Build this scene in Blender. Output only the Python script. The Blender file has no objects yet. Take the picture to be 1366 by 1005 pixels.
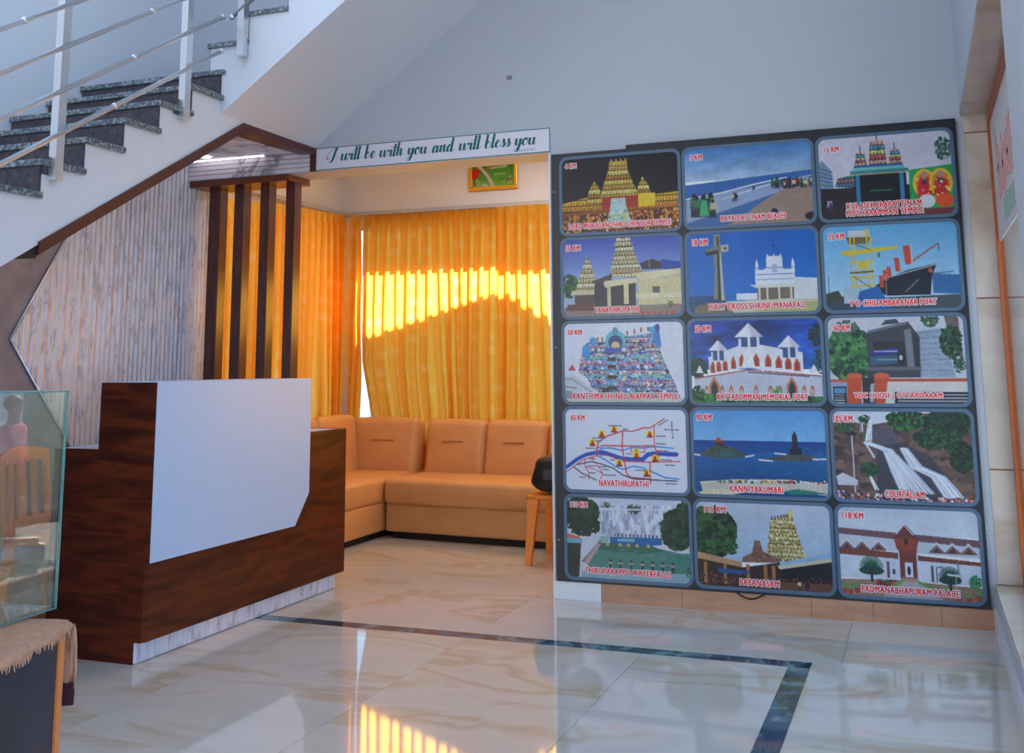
import bpy, bmesh, math, random
import numpy as np
from mathutils import Matrix, Vector

# ------------------------------------------------------------------ camera / world / sun / exposure
scene = bpy.context.scene
COL = scene.collection

def cam_axes(yaw, pit, rol):
    cy, sy, cp, sp, cr, sr = math.cos(yaw), math.sin(yaw), math.cos(pit), math.sin(pit), math.cos(rol), math.sin(rol)
    fwd = Vector((-sy*cp, cy*cp, sp)); right = Vector((cy, sy, 0)); up = right.cross(fwd)
    return cr*right + sr*up, -sr*right + cr*up, fwd

cam_data = bpy.data.cameras.new('camera')
cam = bpy.data.objects.new('camera', cam_data)
COL.objects.link(cam)
r_, u_, f_ = cam_axes(0.3614, 0.1574, -0.0071)
cam.matrix_world = Matrix(((r_.x, u_.x, -f_.x, 0), (r_.y, u_.y, -f_.y, 0), (r_.z, u_.z, -f_.z, 1.2), (0, 0, 0, 1)))
cam_data.sensor_width = 36
cam_data.lens = 1418.4/1366*36
cam_data.shift_y = -(502.5-264.1)/1366
cam_data.clip_start = 0.05
scene.camera = cam

world = bpy.data.worlds.new('world'); scene.world = world; world.use_nodes = True
bg = world.node_tree.nodes['Background']
bg.inputs['Color'].default_value = (0.49, 0.68, 1.0, 1)
bg.inputs['Strength'].default_value = 2.4

sun_d = bpy.data.lights.new('sun', 'SUN'); sun_d.energy = 40.0; sun_d.angle = 0.009; sun_d.color = (1, .93, .80)
sun = bpy.data.objects.new('sun', sun_d); COL.objects.link(sun)
SUN_EL, SUN_AZ = math.radians(34), math.radians(8)     # azimuth away from +Y towards +X
sdir = Vector((math.sin(SUN_AZ)*math.cos(SUN_EL), math.cos(SUN_AZ)*math.cos(SUN_EL), math.sin(SUN_EL)))
sun.rotation_euler = sdir.to_track_quat('Z', 'Y').to_euler()

vs = scene.view_settings
vs.view_transform = 'Standard'; vs.look = 'None'; vs.gamma = 1; vs.use_curve_mapping = False
vs.exposure = 0.0
scene.cycles.max_bounces = 10
scene.cycles.use_denoising = True
scene.cycles.caustics_reflective = False
scene.cycles.sample_clamp_indirect = 6

# ------------------------------------------------------------------ materials
def s2l(c):
    return tuple((x/12.92 if x <= .04045 else ((x+.055)/1.055)**2.4) for x in c)
def rgb(r, g, b):
    return s2l((r/255, g/255, b/255)) + (1,)

def mat(name, col, rough=.5, metal=0, spec=.5, noise=0, nscale=20, bump=0, coat=0, trans=0, stretch=(1, 1, 1)):
    m = bpy.data.materials.new(name); m.use_nodes = True
    nt = m.node_tree; p = nt.nodes['Principled BSDF']
    p.inputs['Base Color'].default_value = col
    p.inputs['Roughness'].default_value = rough
    p.inputs['Metallic'].default_value = metal
    p.inputs['Specular IOR Level'].default_value = spec
    p.inputs['Coat Weight'].default_value = coat
    p.inputs['Transmission Weight'].default_value = trans
    tc = nt.nodes.new('ShaderNodeTexCoord'); mp = nt.nodes.new('ShaderNodeMapping')
    mp.inputs['Scale'].default_value = stretch
    nt.links.new(tc.outputs['Object'], mp.inputs['Vector'])
    nz = nt.nodes.new('ShaderNodeTexNoise'); nz.inputs['Scale'].default_value = nscale; nz.inputs['Detail'].default_value = 4
    nt.links.new(mp.outputs['Vector'], nz.inputs['Vector'])
    mx = nt.nodes.new('ShaderNodeMix'); mx.data_type = 'RGBA'
    mx.inputs['A'].default_value = tuple(max(0, c*(1-noise)) for c in col[:3]) + (1,)
    mx.inputs['B'].default_value = tuple(min(1, c*(1+noise)) for c in col[:3]) + (1,)
    nt.links.new(nz.outputs['Fac'], mx.inputs['Factor'])
    nt.links.new(mx.outputs['Result'], p.inputs['Base Color'])
    if bump:
        b = nt.nodes.new('ShaderNodeBump'); b.inputs['Strength'].default_value = bump; b.inputs['Distance'].default_value = .002
        nt.links.new(nz.outputs['Fac'], b.inputs['Height']); nt.links.new(b.outputs['Normal'], p.inputs['Normal'])
    return m

def ramp_mat(name, stops, kind='noise', scale=5, stretch=(1, 1, 1), distort=0, rough=.4, spec=.5, coat=0, detail=6, bump=0, rand=0, space='Object', rot=(0, 0, 0)):
    m = bpy.data.materials.new(name); m.use_nodes = True
    nt = m.node_tree; p = nt.nodes['Principled BSDF']
    p.inputs['Roughness'].default_value = rough; p.inputs['Specular IOR Level'].default_value = spec
    p.inputs['Coat Weight'].default_value = coat
    if space == 'World':
        g = nt.nodes.new('ShaderNodeNewGeometry'); vec = g.outputs['Position']
    else:
        tc = nt.nodes.new('ShaderNodeTexCoord'); vec = tc.outputs[space]
    mp = nt.nodes.new('ShaderNodeMapping'); mp.inputs['Scale'].default_value = stretch; mp.inputs['Rotation'].default_value = rot
    nt.links.new(vec, mp.inputs['Vector'])
    v = mp.outputs['Vector']
    if rand:
        oi = nt.nodes.new('ShaderNodeObjectInfo'); ml = nt.nodes.new('ShaderNodeVectorMath'); ml.operation = 'MULTIPLY_ADD'
        ml.inputs[1].default_value = (rand, rand*1.7, rand*.6)
        nt.links.new(oi.outputs['Random'], ml.inputs[0]); nt.links.new(v, ml.inputs[2]); v = ml.outputs[0]
    if kind == 'wave':
        n = nt.nodes.new('ShaderNodeTexWave'); n.inputs['Distortion'].default_value = distort
        n.inputs['Detail'].default_value = detail; n.inputs['Detail Scale'].default_value = 1.5
        out = n.outputs['Fac']
    elif kind == 'voronoi':
        n = nt.nodes.new('ShaderNodeTexVoronoi'); out = n.outputs['Distance']
    else:
        n = nt.nodes.new('ShaderNodeTexNoise'); n.inputs['Detail'].default_value = detail; n.inputs['Distortion'].default_value = distort
        out = n.outputs['Fac']
    n.inputs['Scale'].default_value = scale
    nt.links.new(v, n.inputs['Vector'])
    cr = nt.nodes.new('ShaderNodeValToRGB')
    while len(cr.color_ramp.elements) < len(stops): cr.color_ramp.elements.new(.5)
    for e, (pos, c) in zip(cr.color_ramp.elements, stops):
        e.position = pos; e.color = c
    nt.links.new(out, cr.inputs['Fac']); nt.links.new(cr.outputs['Color'], p.inputs['Base Color'])
    if bump:
        b = nt.nodes.new('ShaderNodeBump'); b.inputs['Strength'].default_value = bump; b.inputs['Distance'].default_value = .003
        nt.links.new(out, b.inputs['Height']); nt.links.new(b.outputs['Normal'], p.inputs['Normal'])
    return m

M = {}
M['stairwhite'] = mat('white_stair_plaster', rgb(216, 222, 232), .55, noise=.012, nscale=3)  # tone between the two wall tones, set to suit how the stair is lit
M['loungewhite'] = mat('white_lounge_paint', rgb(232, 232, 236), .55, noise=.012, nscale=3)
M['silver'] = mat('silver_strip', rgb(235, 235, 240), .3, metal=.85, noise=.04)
M['wall'] = mat('dimmed_wall_paint', rgb(182, 188, 197), .55, noise=.012, nscale=3)  # darker than the left wall; the tone stands in for weaker light
M['wall_lit'] = mat('lit_wall_paint', rgb(240, 246, 254), .55, noise=.012, nscale=3)  # paler copy of the wall paint, standing in for stronger light
M['taupe'] = ramp_mat('taupe_plaster', [(.3, rgb(134, 126, 134)), (.7, rgb(160, 151, 160))], scale=9, rough=.6, bump=.3)
M['flute'] = ramp_mat('marble_pvc_flute', [(.40, rgb(228, 232, 248)), (.55, rgb(218, 222, 240)), (.63, rgb(184, 186, 206)), (.67, rgb(218, 222, 240))],
                      scale=9, stretch=(1, 3.0, .9), distort=.3, rough=.22, spec=.5, space='World', rot=(math.radians(35), 0, 0), detail=5)
M['gold'] = mat('gold_strip', rgb(232, 196, 146), .3, metal=.9, noise=.05)
M['pvc'] = ramp_mat('white_veined_pvc_ceiling', [(.42, rgb(228, 224, 234)), (.56, rgb(214, 210, 222)), (.62, rgb(140, 136, 152)), (.66, rgb(222, 218, 230))],
                    scale=3.0, stretch=(1, 1.2, 1), distort=1.2, rough=.25, space='World', rot=(0, math.radians(35), 0), detail=4)
M['walnut'] = ramp_mat('dark_walnut_laminate', [(.22, rgb(40, 13, 9)), (.45, rgb(74, 28, 14)), (.62, rgb(104, 44, 20)), (.8, rgb(56, 19, 11))],
                       scale=2.2, stretch=(1, .8, 6), distort=1.3, rough=.42, spec=.22, detail=7)
M['trimwood'] = mat('dark_brown_trim', rgb(84, 42, 34), .35, noise=.2, nscale=12, stretch=(1, 1, 6))
M['pillar'] = ramp_mat('dark_brown_pillar_laminate', [(.3, rgb(70, 34, 30)), (.7, rgb(98, 54, 46))], scale=6, stretch=(6, 6, .6), rough=.22, spec=.6)
M['slab'] = mat('reddish_brown_laminate', rgb(104, 54, 40), .25, noise=.15, nscale=8, stretch=(1, 6, 6))
M['granite'] = ramp_mat('grey_green_granite', [(.35, rgb(60, 72, 84)), (.5, rgb(104, 116, 124)), (.68, rgb(170, 176, 176))], scale=70, rough=.3, detail=3)
M['riser'] = ramp_mat('dark_plum_granite', [(.3, rgb(52, 44, 54)), (.7, rgb(84, 76, 88))], scale=40, rough=.35, detail=3)
M['steel'] = mat('brushed_steel', rgb(228, 228, 230), .36, metal=1, noise=.05, nscale=30)
M['black'] = mat('black_flex_board', rgb(20, 24, 34), .35, noise=.2, nscale=6)
M['frame'] = mat('slate_blue_print_border', rgb(78, 104, 130), .35, noise=.05)
M['ply'] = ramp_mat('brown_marble_skirting', [(.3, rgb(176, 126, 98)), (.6, rgb(196, 150, 120)), (.8, rgb(160, 108, 82))], scale=3, stretch=(1, 1, 5), distort=.8, rough=.35)
M['plinthwhite'] = mat('white_glazed_skirting', rgb(222, 224, 230), .2, noise=.02)
M['laminate_white'] = mat('glossy_white_laminate', rgb(190, 214, 246), .38, noise=.01, spec=.5)
M['leather'] = ramp_mat('tan_leatherette', [(.3, rgb(208, 152, 98)), (.7, rgb(217, 161, 105))], scale=5, rough=.42, bump=.08)
M['leather_seam'] = mat('tan_piping', rgb(168, 118, 72), .5, noise=.1)
M['blackplastic'] = mat('black_sofa_base', rgb(16, 14, 14), .5, noise=.1)
M['bag'] = mat('black_nylon', rgb(14, 14, 18), .6, noise=.2, nscale=60, bump=.2)
M['tag'] = mat('grey_tag', rgb(60, 62, 70), .5, noise=.05)
M['orange'] = mat('orange_plastic', rgb(236, 140, 40), .35, noise=.04, spec=.5)
M['gilt'] = mat('gilt_frame', rgb(245, 180, 40), .3, metal=.4, noise=.1, nscale=15)
M['teal'] = mat('teal_vinyl', rgb(0, 104, 104), .5, noise=.03)
M['signwhite'] = mat('sign_white_vinyl', rgb(222, 220, 232), .45, noise=.01)
M['red'] = mat('red_print', rgb(235, 30, 34), .4, noise=.02)
M['outline'] = mat('white_print', rgb(240, 240, 245), .4, noise=.01)
M['cloth'] = ramp_mat('tan_tablecloth', [(.35, rgb(176, 132, 106)), (.65, rgb(192, 148, 120))], scale=60, rough=.9, bump=.3)
M['maroon'] = mat('maroon_cloth_end', rgb(60, 22, 40), .9, noise=.3, nscale=40)
M['tabledark'] = ramp_mat('dark_blue_wood_laminate', [(.35, rgb(16, 22, 42)), (.55, rgb(28, 33, 54)), (.7, rgb(62, 50, 56))], scale=3, stretch=(5, 5, .7), rough=.4, distort=.6)
M['edgeorange'] = mat('orange_wood_edge', rgb(214, 130, 70), .4, noise=.12, nscale=10, stretch=(6, 6, .6))
M['frameorange'] = mat('orange_brown_window_wood', rgb(176, 88, 36), .35, noise=.2, nscale=8, stretch=(5, 5, .6))
M['jamb'] = ramp_mat('beige_marble_tile', [(.3, rgb(196, 182, 168)), (.55, rgb(212, 200, 188)), (.7, rgb(184, 158, 130))], scale=1.6, distort=1.2, rough=.2, rand=9)
M['filler'] = mat('brown_tile_joint', rgb(150, 96, 60), .6, noise=.1)
M['floor'] = ramp_mat('polished_cream_marble', [(.25, rgb(190, 185, 180)), (.48, rgb(201, 197, 191)), (.57, rgb(190, 175, 156)), (.61, rgb(199, 194, 185)), (.8, rgb(187, 184, 181))],
                      scale=.9, stretch=(1, 1.9, 1), distort=1.3, rough=.045, spec=.55, rand=7, detail=6, rot=(0, 0, .35))
M['bandblue'] = ramp_mat('polished_blue_marble', [(.25, rgb(12, 38, 58)), (.5, rgb(30, 76, 102)), (.62, rgb(110, 140, 150)), (.66, rgb(40, 84, 108)), (.85, rgb(70, 70, 74))],
                         scale=4, stretch=(1, 1, 1), distort=2.0, rough=.06, spec=.5, rand=5)
M['grout'] = mat('floor_grout', rgb(190, 184, 174), .5, noise=.05)
M['asphalt'] = mat('outside_paving', rgb(120, 122, 124), .9, noise=.15, nscale=6)
M['hedge'] = mat('hedge_green', rgb(74, 120, 50), .8, noise=.5, nscale=12)
M['outwall'] = mat('outside_render', rgb(236, 232, 226), .8, noise=.06, nscale=4)
M['skin'] = mat('brown_skin', rgb(128, 84, 62), .5, noise=.06)
M['pink'] = mat('pink_cotton', rgb(236, 100, 140), .8, noise=.08, nscale=12)
M['jean'] = mat('dark_trousers', rgb(34, 36, 54), .8, noise=.1)
M['hair'] = mat('black_hair', rgb(20, 16, 16), .6, noise=.3, nscale=50)
M['rubber'] = mat('black_rubber', rgb(20, 20, 22), .6, noise=.1)
M['bikeblack'] = mat('bike_paint', rgb(24, 26, 34), .2, noise=.05, coat=.5)
M['blemish'] = mat('wall_mark', rgb(120, 124, 134), .6, noise=.1)

def emis(name, col, s):
    m = bpy.data.materials.new(name); m.use_nodes = True
    p = m.node_tree.nodes['Principled BSDF']
    p.inputs['Base Color'].default_value = col; p.inputs['Emission Color'].default_value = col
    p.inputs['Emission Strength'].default_value = s
    return m
M['led'] = emis('led_light', (1, .96, .98, 1), 4)

def glass_mat(name, tint, rough=0.0):
    m = bpy.data.materials.new(name); m.use_nodes = True
    nt = m.node_tree; nt.nodes.clear()
    o = nt.nodes.new('ShaderNodeOutputMaterial'); g = nt.nodes.new('ShaderNodeBsdfGlossy'); t = nt.nodes.new('ShaderNodeBsdfTransparent')
    g.inputs['Roughness'].default_value = rough; t.inputs['Color'].default_value = tint
    lw = nt.nodes.new('ShaderNodeLayerWeight'); lw.inputs['Blend'].default_value = .5
    pw = nt.nodes.new('ShaderNodeMath'); pw.operation = 'POWER'; pw.inputs[1].default_value = 4.2; nt.links.new(lw.outputs['Facing'], pw.inputs[0])
    fr = nt.nodes.new('ShaderNodeMath'); fr.operation = 'MULTIPLY_ADD'; fr.inputs[1].default_value = .94; fr.inputs[2].default_value = .045; nt.links.new(pw.outputs[0], fr.inputs[0])
    mx = nt.nodes.new('ShaderNodeMixShader')
    nt.links.new(fr.outputs[0], mx.inputs['Fac']); nt.links.new(t.outputs[0], mx.inputs[1]); nt.links.new(g.outputs[0], mx.inputs[2])
    nt.links.new(mx.outputs[0], o.inputs['Surface'])
    return m
M['glass'] = glass_mat('clear_glass', (.93, .96, .95, 1))
M['glassedge'] = mat('green_glass_edge', rgb(70, 130, 130), .1, noise=.4, nscale=50, spec=.8)
M['sticker'] = mat('frosted_sticker_film', rgb(206, 200, 200), .5, noise=.02)
M['stickred'] = mat('sticker_red', rgb(214, 150, 144), .5, noise=.03)
M['stickgreen'] = mat('sticker_green', rgb(150, 184, 164), .5, noise=.03)

def curtain_mat():
    m = bpy.data.materials.new('amber_curtain_fabric'); m.use_nodes = True
    nt = m.node_tree; nt.nodes.clear()
    o = nt.nodes.new('ShaderNodeOutputMaterial'); d = nt.nodes.new('ShaderNodeBsdfDiffuse'); t = nt.nodes.new('ShaderNodeBsdfTranslucent')
    g = nt.nodes.new('ShaderNodeUVMap')
    v = nt.nodes.new('ShaderNodeTexVoronoi'); v.inputs['Scale'].default_value = 1.0
    mp = nt.nodes.new('ShaderNodeMapping'); mp.inputs['Scale'].default_value = (7, 7, 7)
    nt.links.new(g.outputs[0], mp.inputs['Vector']); nt.links.new(mp.outputs[0], v.inputs['Vector'])
    v.inputs['Randomness'].default_value = .35
    cr = nt.nodes.new('ShaderNodeValToRGB')
    cr.color_ramp.elements[0].position = .16; cr.color_ramp.elements[0].color = (.97, .58, .12, 1)
    cr.color_ramp.elements[1].position = .34; cr.color_ramp.elements[1].color = (.96, .50, .06, 1)
    nt.links.new(v.outputs['Distance'], cr.inputs['Fac'])
    nt.links.new(cr.outputs[0], d.inputs['Color']); nt.links.new(cr.outputs[0], t.inputs['Color'])
    mx = nt.nodes.new('ShaderNodeMixShader'); mx.inputs['Fac'].default_value = .86
    nt.links.new(d.outputs[0], mx.inputs[1]); nt.links.new(t.outputs[0], mx.inputs[2]); nt.links.new(mx.outputs[0], o.inputs['Surface'])
    return m
M['curtain'] = curtain_mat()

def print_mat():
    m = bpy.data.materials.new('printed_picture'); m.use_nodes = True
    nt = m.node_tree; p = nt.nodes['Principled BSDF']
    a = nt.nodes.new('ShaderNodeVertexColor'); a.layer_name = 'ink'
    nt.links.new(a.outputs['Color'], p.inputs['Base Color'])
    p.inputs['Roughness'].default_value = .28; p.inputs['Specular IOR Level'].default_value = .4
    return m
M['print'] = print_mat()

# ------------------------------------------------------------------ helpers
def link(o, parent=None):
    COL.objects.link(o)
    if parent is not None: o.parent = parent
    return o

def new_obj(name, me, material=None, parent=None):
    o = bpy.data.objects.new(name, me)
    if material is not None and not me.materials: me.materials.append(material)
    return link(o, parent)

def tag(o, label, cat, group=None):
    o['label'] = label; o['category'] = cat
    if group: o['group'] = group
    return o

def empty(name, loc=(0, 0, 0), label=None, cat=None, group=None, rz=0):
    o = bpy.data.objects.new(name, None); o.location = loc; o.rotation_euler = (0, 0, rz); o.empty_display_size = .1
    COL.objects.link(o)
    if label: tag(o, label, cat, group)
    return o

def structure(o):
    o['kind'] = 'structure'; return o

def from_bm(name, bm, material, parent=None, smooth=False):
    me = bpy.data.meshes.new(name); bmesh.ops.recalc_face_normals(bm, faces=bm.faces); bm.to_mesh(me); bm.free()
    if smooth:
        for p in me.polygons: p.use_smooth = True
    return new_obj(name, me, material, parent)

def bm_box(bm, x0, x1, y0, y1, z0, z1):
    vs_ = [bm.verts.new((x, y, z)) for x in (x0, x1) for y in (y0, y1) for z in (z0, z1)]
    for f in ((0, 1, 3, 2), (4, 6, 7, 5), (0, 4, 5, 1), (2, 3, 7, 6), (0, 2, 6, 4), (1, 5, 7, 3)):
        bm.faces.new([vs_[i] for i in f])

def box(name, x0, x1, y0, y1, z0, z1, m, parent=None, bevel=0, seg=2, smooth=False):
    bm = bmesh.new(); bm_box(bm, x0, x1, y0, y1, z0, z1)
    if bevel: bmesh.ops.bevel(bm, geom=list(bm.edges), offset=bevel, segments=seg, profile=.6, affect='EDGES')
    return from_bm(name, bm, m, parent, smooth)

def prism(name, pts, axis, a0, a1, m, parent=None, bevel=0):
    """pts polygon in the two other axes, extruded along axis ('x','y','z')"""
    bm = bmesh.new()
    def v(p, a):
        return {'x': (a, p[0], p[1]), 'y': (p[0], a, p[1]), 'z': (p[0], p[1], a)}[axis]
    A = [bm.verts.new(v(p, a0)) for p in pts]; B = [bm.verts.new(v(p, a1)) for p in pts]
    bm.faces.new(A); bm.faces.new(B[::-1])
    n = len(pts)
    for i in range(n): bm.faces.new((A[i], B[i], B[(i+1) % n], A[(i+1) % n]))
    if bevel: bmesh.ops.bevel(bm, geom=list(bm.edges), offset=bevel, segments=2, affect='EDGES')
    return from_bm(name, bm, m, parent)

def bm_tube(bm, p, q, r, n=12, r2=None):
    p, q = Vector(p), Vector(q); d = q-p; r2 = r if r2 is None else r2
    zq = d.to_track_quat('Z', 'Y').to_matrix()
    A = []; B = []
    for i in range(n):
        a = 2*math.pi*i/n; o = zq @ Vector((math.cos(a), math.sin(a), 0))
        A.append(bm.verts.new(p+o*r)); B.append(bm.verts.new(q+o*r2))
    for i in range(n): bm.faces.new((A[i], A[(i+1) % n], B[(i+1) % n], B[i]))
    bm.faces.new(A[::-1]); bm.faces.new(B)

def tube(name, p, q, r, m, parent=None, n=12, r2=None):
    bm = bmesh.new(); bm_tube(bm, p, q, r, n, r2)
    o = from_bm(name, bm, m, parent, True); return o

def ball(name, p, r, m, parent=None, sc=(1, 1, 1)):
    bm = bmesh.new(); bmesh.ops.create_uvsphere(bm, u_segments=14, v_segments=10, radius=r)
    bmesh.ops.scale(bm, vec=sc, verts=bm.verts); bmesh.ops.translate(bm, vec=p, verts=bm.verts)
    return from_bm(name, bm, m, parent, True)

def sub(o, levels=2):
    md = o.modifiers.new('s', 'SUBSURF'); md.levels = levels; md.render_levels = levels
    return o

# ------------------------------------------------------------------ setting
YA, YB = 5.524, 5.767          # front / back of the partition with the posters
XL, XR, XS = -4.304, .255, -3.367
CEIL = 5.3

# floor: bed + tiles + blue band
floor = structure(box('floor', XL-.5, .65, -3.0, 8.3, -1.0, -.004, M['grout']))
def tile(name, x0, x1, y0, y1, m, z1=0):
    g = .0009
    if x1-x0 < .02 or y1-y0 < .02: return
    cx, cy = (x0+x1)/2, (y0+y1)/2
    o = box(name, x0+g-cx, x1-g-cx, y0+g-cy, y1-g-cy, -.012, z1, m, floor)
    o.location = (cx, cy, 0)
def tiles(xa, xb, ya, yb, sx, sy, x_ref, y_ref):
    xs = sorted({xa, xb} | {x_ref+k*sx for k in range(-20, 20) if xa+.02 < x_ref+k*sx < xb-.02})
    ys = sorted({ya, yb} | {y_ref+k*sy for k in range(-20, 20) if ya+.02 < y_ref+k*sy < yb-.02})
    for i in range(len(xs)-1):
        for j in range(len(ys)-1): tile('floor_tile', xs[i], xs[i+1], ys[j], ys[j+1], M['floor'])
BX0, BX1, BY0, BY1 = -.572, -.487, 4.615, 4.705
tiles(XL-.4, BX0, -2.9, BY0, .8, .8, -1.973, BY0)
tiles(BX1, XR+.01, -2.9, BY1, .8, .8, BX1, BY1)
tiles(XL-.4, XR+.01, BY1, 8.2, .8, .8, -1.973, BY1)
for k in range(5):
    tile('border_tile', BX0-.8*(k+1), BX0-.8*k, BY0, BY1, M['bandblue'])
tile('border_tile', BX0, BX1, BY0, BY1, M['bandblue'])
for k in range(9):
    tile('border_tile', BX0, BX1, BY0-.8*(k+1), BY0-.8*k, M['bandblue'])

# back partition (wall_back): lower piece right of the opening, upper piece with the beam
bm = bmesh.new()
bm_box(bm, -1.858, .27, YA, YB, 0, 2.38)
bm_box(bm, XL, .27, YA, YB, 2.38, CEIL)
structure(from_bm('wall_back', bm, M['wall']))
structure(box('wall_left', XL-.2, XL, -3.0, YB, 0, CEIL, M['wall_lit']))
# right wall with the window opening (y 2.95..YA, z .2..2.41)
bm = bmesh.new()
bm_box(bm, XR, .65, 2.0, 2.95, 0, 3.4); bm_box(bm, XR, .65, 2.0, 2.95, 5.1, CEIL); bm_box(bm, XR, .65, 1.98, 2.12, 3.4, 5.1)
bm_box(bm, XR, .5, 2.95, 8.3, 2.41, 3.5); bm_box(bm, XR, .5, 2.95, 8.3, 5.1, CEIL); bm_box(bm, XR, .5, 3.9, 8.3, 3.5, 5.1); bm_box(bm, XR, .5, 2.95, 3.1, 3.5, 5.1)  # high opening out of view, added to brighten the left wall
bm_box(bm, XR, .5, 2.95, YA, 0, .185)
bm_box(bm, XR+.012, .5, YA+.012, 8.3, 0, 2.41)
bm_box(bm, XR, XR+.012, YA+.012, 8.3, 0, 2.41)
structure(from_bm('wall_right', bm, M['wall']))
bm = bmesh.new()
bm_box(bm, XL-.2, .65, -3.15, -3.0, 2.2, CEIL); bm_box(bm, XL-.2, -1.6, -3.15, -3.0, 0, 2.2)  # unseen wall, its opening kept small to dim the poster wall
structure(from_bm('wall_front', bm, M['wall']))
bm = bmesh.new(); bm_box(bm, XR, .65, -3.0, 2.0, 2.7, 3.4); bm_box(bm, XR, .65, -3.0, 2.0, 5.1, CEIL); bm_box(bm, XR, .65, -3.0, .2, 3.4, 5.1)  # unseen upper wall; its high gap is added for light on the stairs
structure(from_bm('wall_right_upper', bm, M['wall']))
bm = bmesh.new()
bm_box(bm, -1.7, .65, -3.0, YB, CEIL, CEIL+.15); bm_box(bm, XL-.2, -1.7, -3.0, .6, CEIL, CEIL+.15); bm_box(bm, XL-.2, -1.7, 4.2, YB, CEIL, CEIL+.15)  # ceiling gap added as a skylight to brighten the left wall
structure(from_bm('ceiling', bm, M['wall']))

# lounge shell
LX = -4.62
bm = bmesh.new()
bm_box(bm, LX-.15, -4.50, 8.02, 8.17, 0, 3.05); bm_box(bm, -.2, .27, 8.02, 8.17, 0, 3.05)
bm_box(bm, -4.50, -.2, 8.02, 8.17, 0, .72); bm_box(bm, -4.50, -.2, 8.02, 8.17, 2.39, 3.05)
structure(from_bm('wall_lounge_back', bm, M['loungewhite']))
bm = bmesh.new()
bm_box(bm, LX-.15, LX, YB, 6.1, 0, 3.05); bm_box(bm, LX-.15, LX, 7.7, 8.02, 0, 3.05)
bm_box(bm, LX-.15, LX, 6.1, 7.7, 0, .72); bm_box(bm, LX-.15, LX, 6.1, 7.7, 2.40, 3.05)
bm_box(bm, LX, XL, YB, YB+.02, 0, 3.05)
structure(from_bm('wall_lounge_left', bm, M['loungewhite']))
structure(box('ceiling_lounge', LX-.2, .5, YB, 8.3, 3.05, 3.15, M['loungewhite']))
lampo = empty('lounge_fill_light', (-2.5, 6.75, 3.05), 'unseen square white light added to brighten the lounge', 'ceiling light')  # no known fixture, added for neutral light in the lounge
box('housing', -.32, .32, -.32, .32, -.035, -.0005, M['outline'], lampo)
box('diffuser', -.30, .30, -.30, .30, -.041, -.0355, emis('lounge_fill_glow', (1, .98, .97, 1), 19), lampo)
# windows behind the curtains
def window(name, x0, x1, y0, y1, z0, z1, along, n):
    root = structure(bpy.data.objects.new(name, None)); COL.objects.link(root)
    bm = bmesh.new(); t = .016
    if along == 'x':
        for k in range(n+1):
            xx = x0+(x1-x0-t)*k/n; bm_box(bm, xx, xx+t, y0, y1, z0, z1)
        bm_box(bm, x0, x1, y0, y1, z0, z0+t); bm_box(bm, x0, x1, y0, y1, z1-t, z1)
    else:
        for k in range(n+1):
            yy = y0+(y1-y0-t)*k/n; bm_box(bm, x0, x1, yy, yy+t, z0, z1)
        bm_box(bm, x0, x1, y0, y1, z0, z0+t); bm_box(bm, x0, x1, y0, y1, z1-t, z1)
    from_bm('window_frame', bm, M['outline'], root)
    if along == 'x': box('pane', x0, x1, (y0+y1)/2-.002, (y0+y1)/2+.002, z0, z1, M['glass'], root)
    else: box('pane', (x0+x1)/2-.002, (x0+x1)/2+.002, y0, y1, z0, z1, M['glass'], root)
window('window_1', -4.50, -.2, 8.09, 8.13, .72, 2.39, 'x', 4)  # widened to the right out of view for more amber light
window('window_2', LX-.10, LX-.06, 6.1, 7.7, .72, 2.40, 'y', 3)
structure(box('trim_1', LX, .2, 7.955, 8.02, 2.485, 2.515, M['wall']))
structure(box('trim_2', LX, LX+.10, YB+.02, 7.955, 2.485, 2.515, M['wall']))
# outside: unseen canopy and gable added to shape the curtain sun band; ground
tag(box('sun_block_canopy', -5.2, -1.0, 8.17, 9.33, 2.92, 3.0, M['outwall']), 'unseen canopy slab added to cut the sun on the lounge curtains', 'canopy')
NY = 11.2
def shadow_top(x, z):     # point on gable blocker plane whose shadow falls on (x, 7.87, z)
    t = (NY-7.87)/sdir.y; return (x+sdir.x*t, z+sdir.z*t)
tp = [shadow_top(-6.5, 2.3), shadow_top(-4.36, 2.3), shadow_top(-4.34, 1.40), shadow_top(-3.35, 1.69), shadow_top(-3.02, 1.77), shadow_top(-2.65, 1.54), shadow_top(-1.2, 1.30)]
prism('sun_block_gable', [(tp[0][0], -.05)] + tp + [(tp[-1][0], -.05)], 'y', NY, NY+1.5, M['outwall'])  # outline shaped so its shadow bounds the sunlit band below
tag(bpy.data.objects['sun_block_gable'], 'unseen gabled block added to shape the sun band on the curtains', 'sun blocker')
bm = bmesh.new()
bm_box(bm, -25, .5, 8.3, 40, -1.0, -.08); bm_box(bm, .65, 30, -20, 40, -1.0, -.88); bm_box(bm, -25, .5, -20, -3.0, -.2, -.08); bm_box(bm, -25, XL-.5, -3.0, 8.3, -.2, -.08)
structure(from_bm('ground', bm, M['asphalt']))

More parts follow.
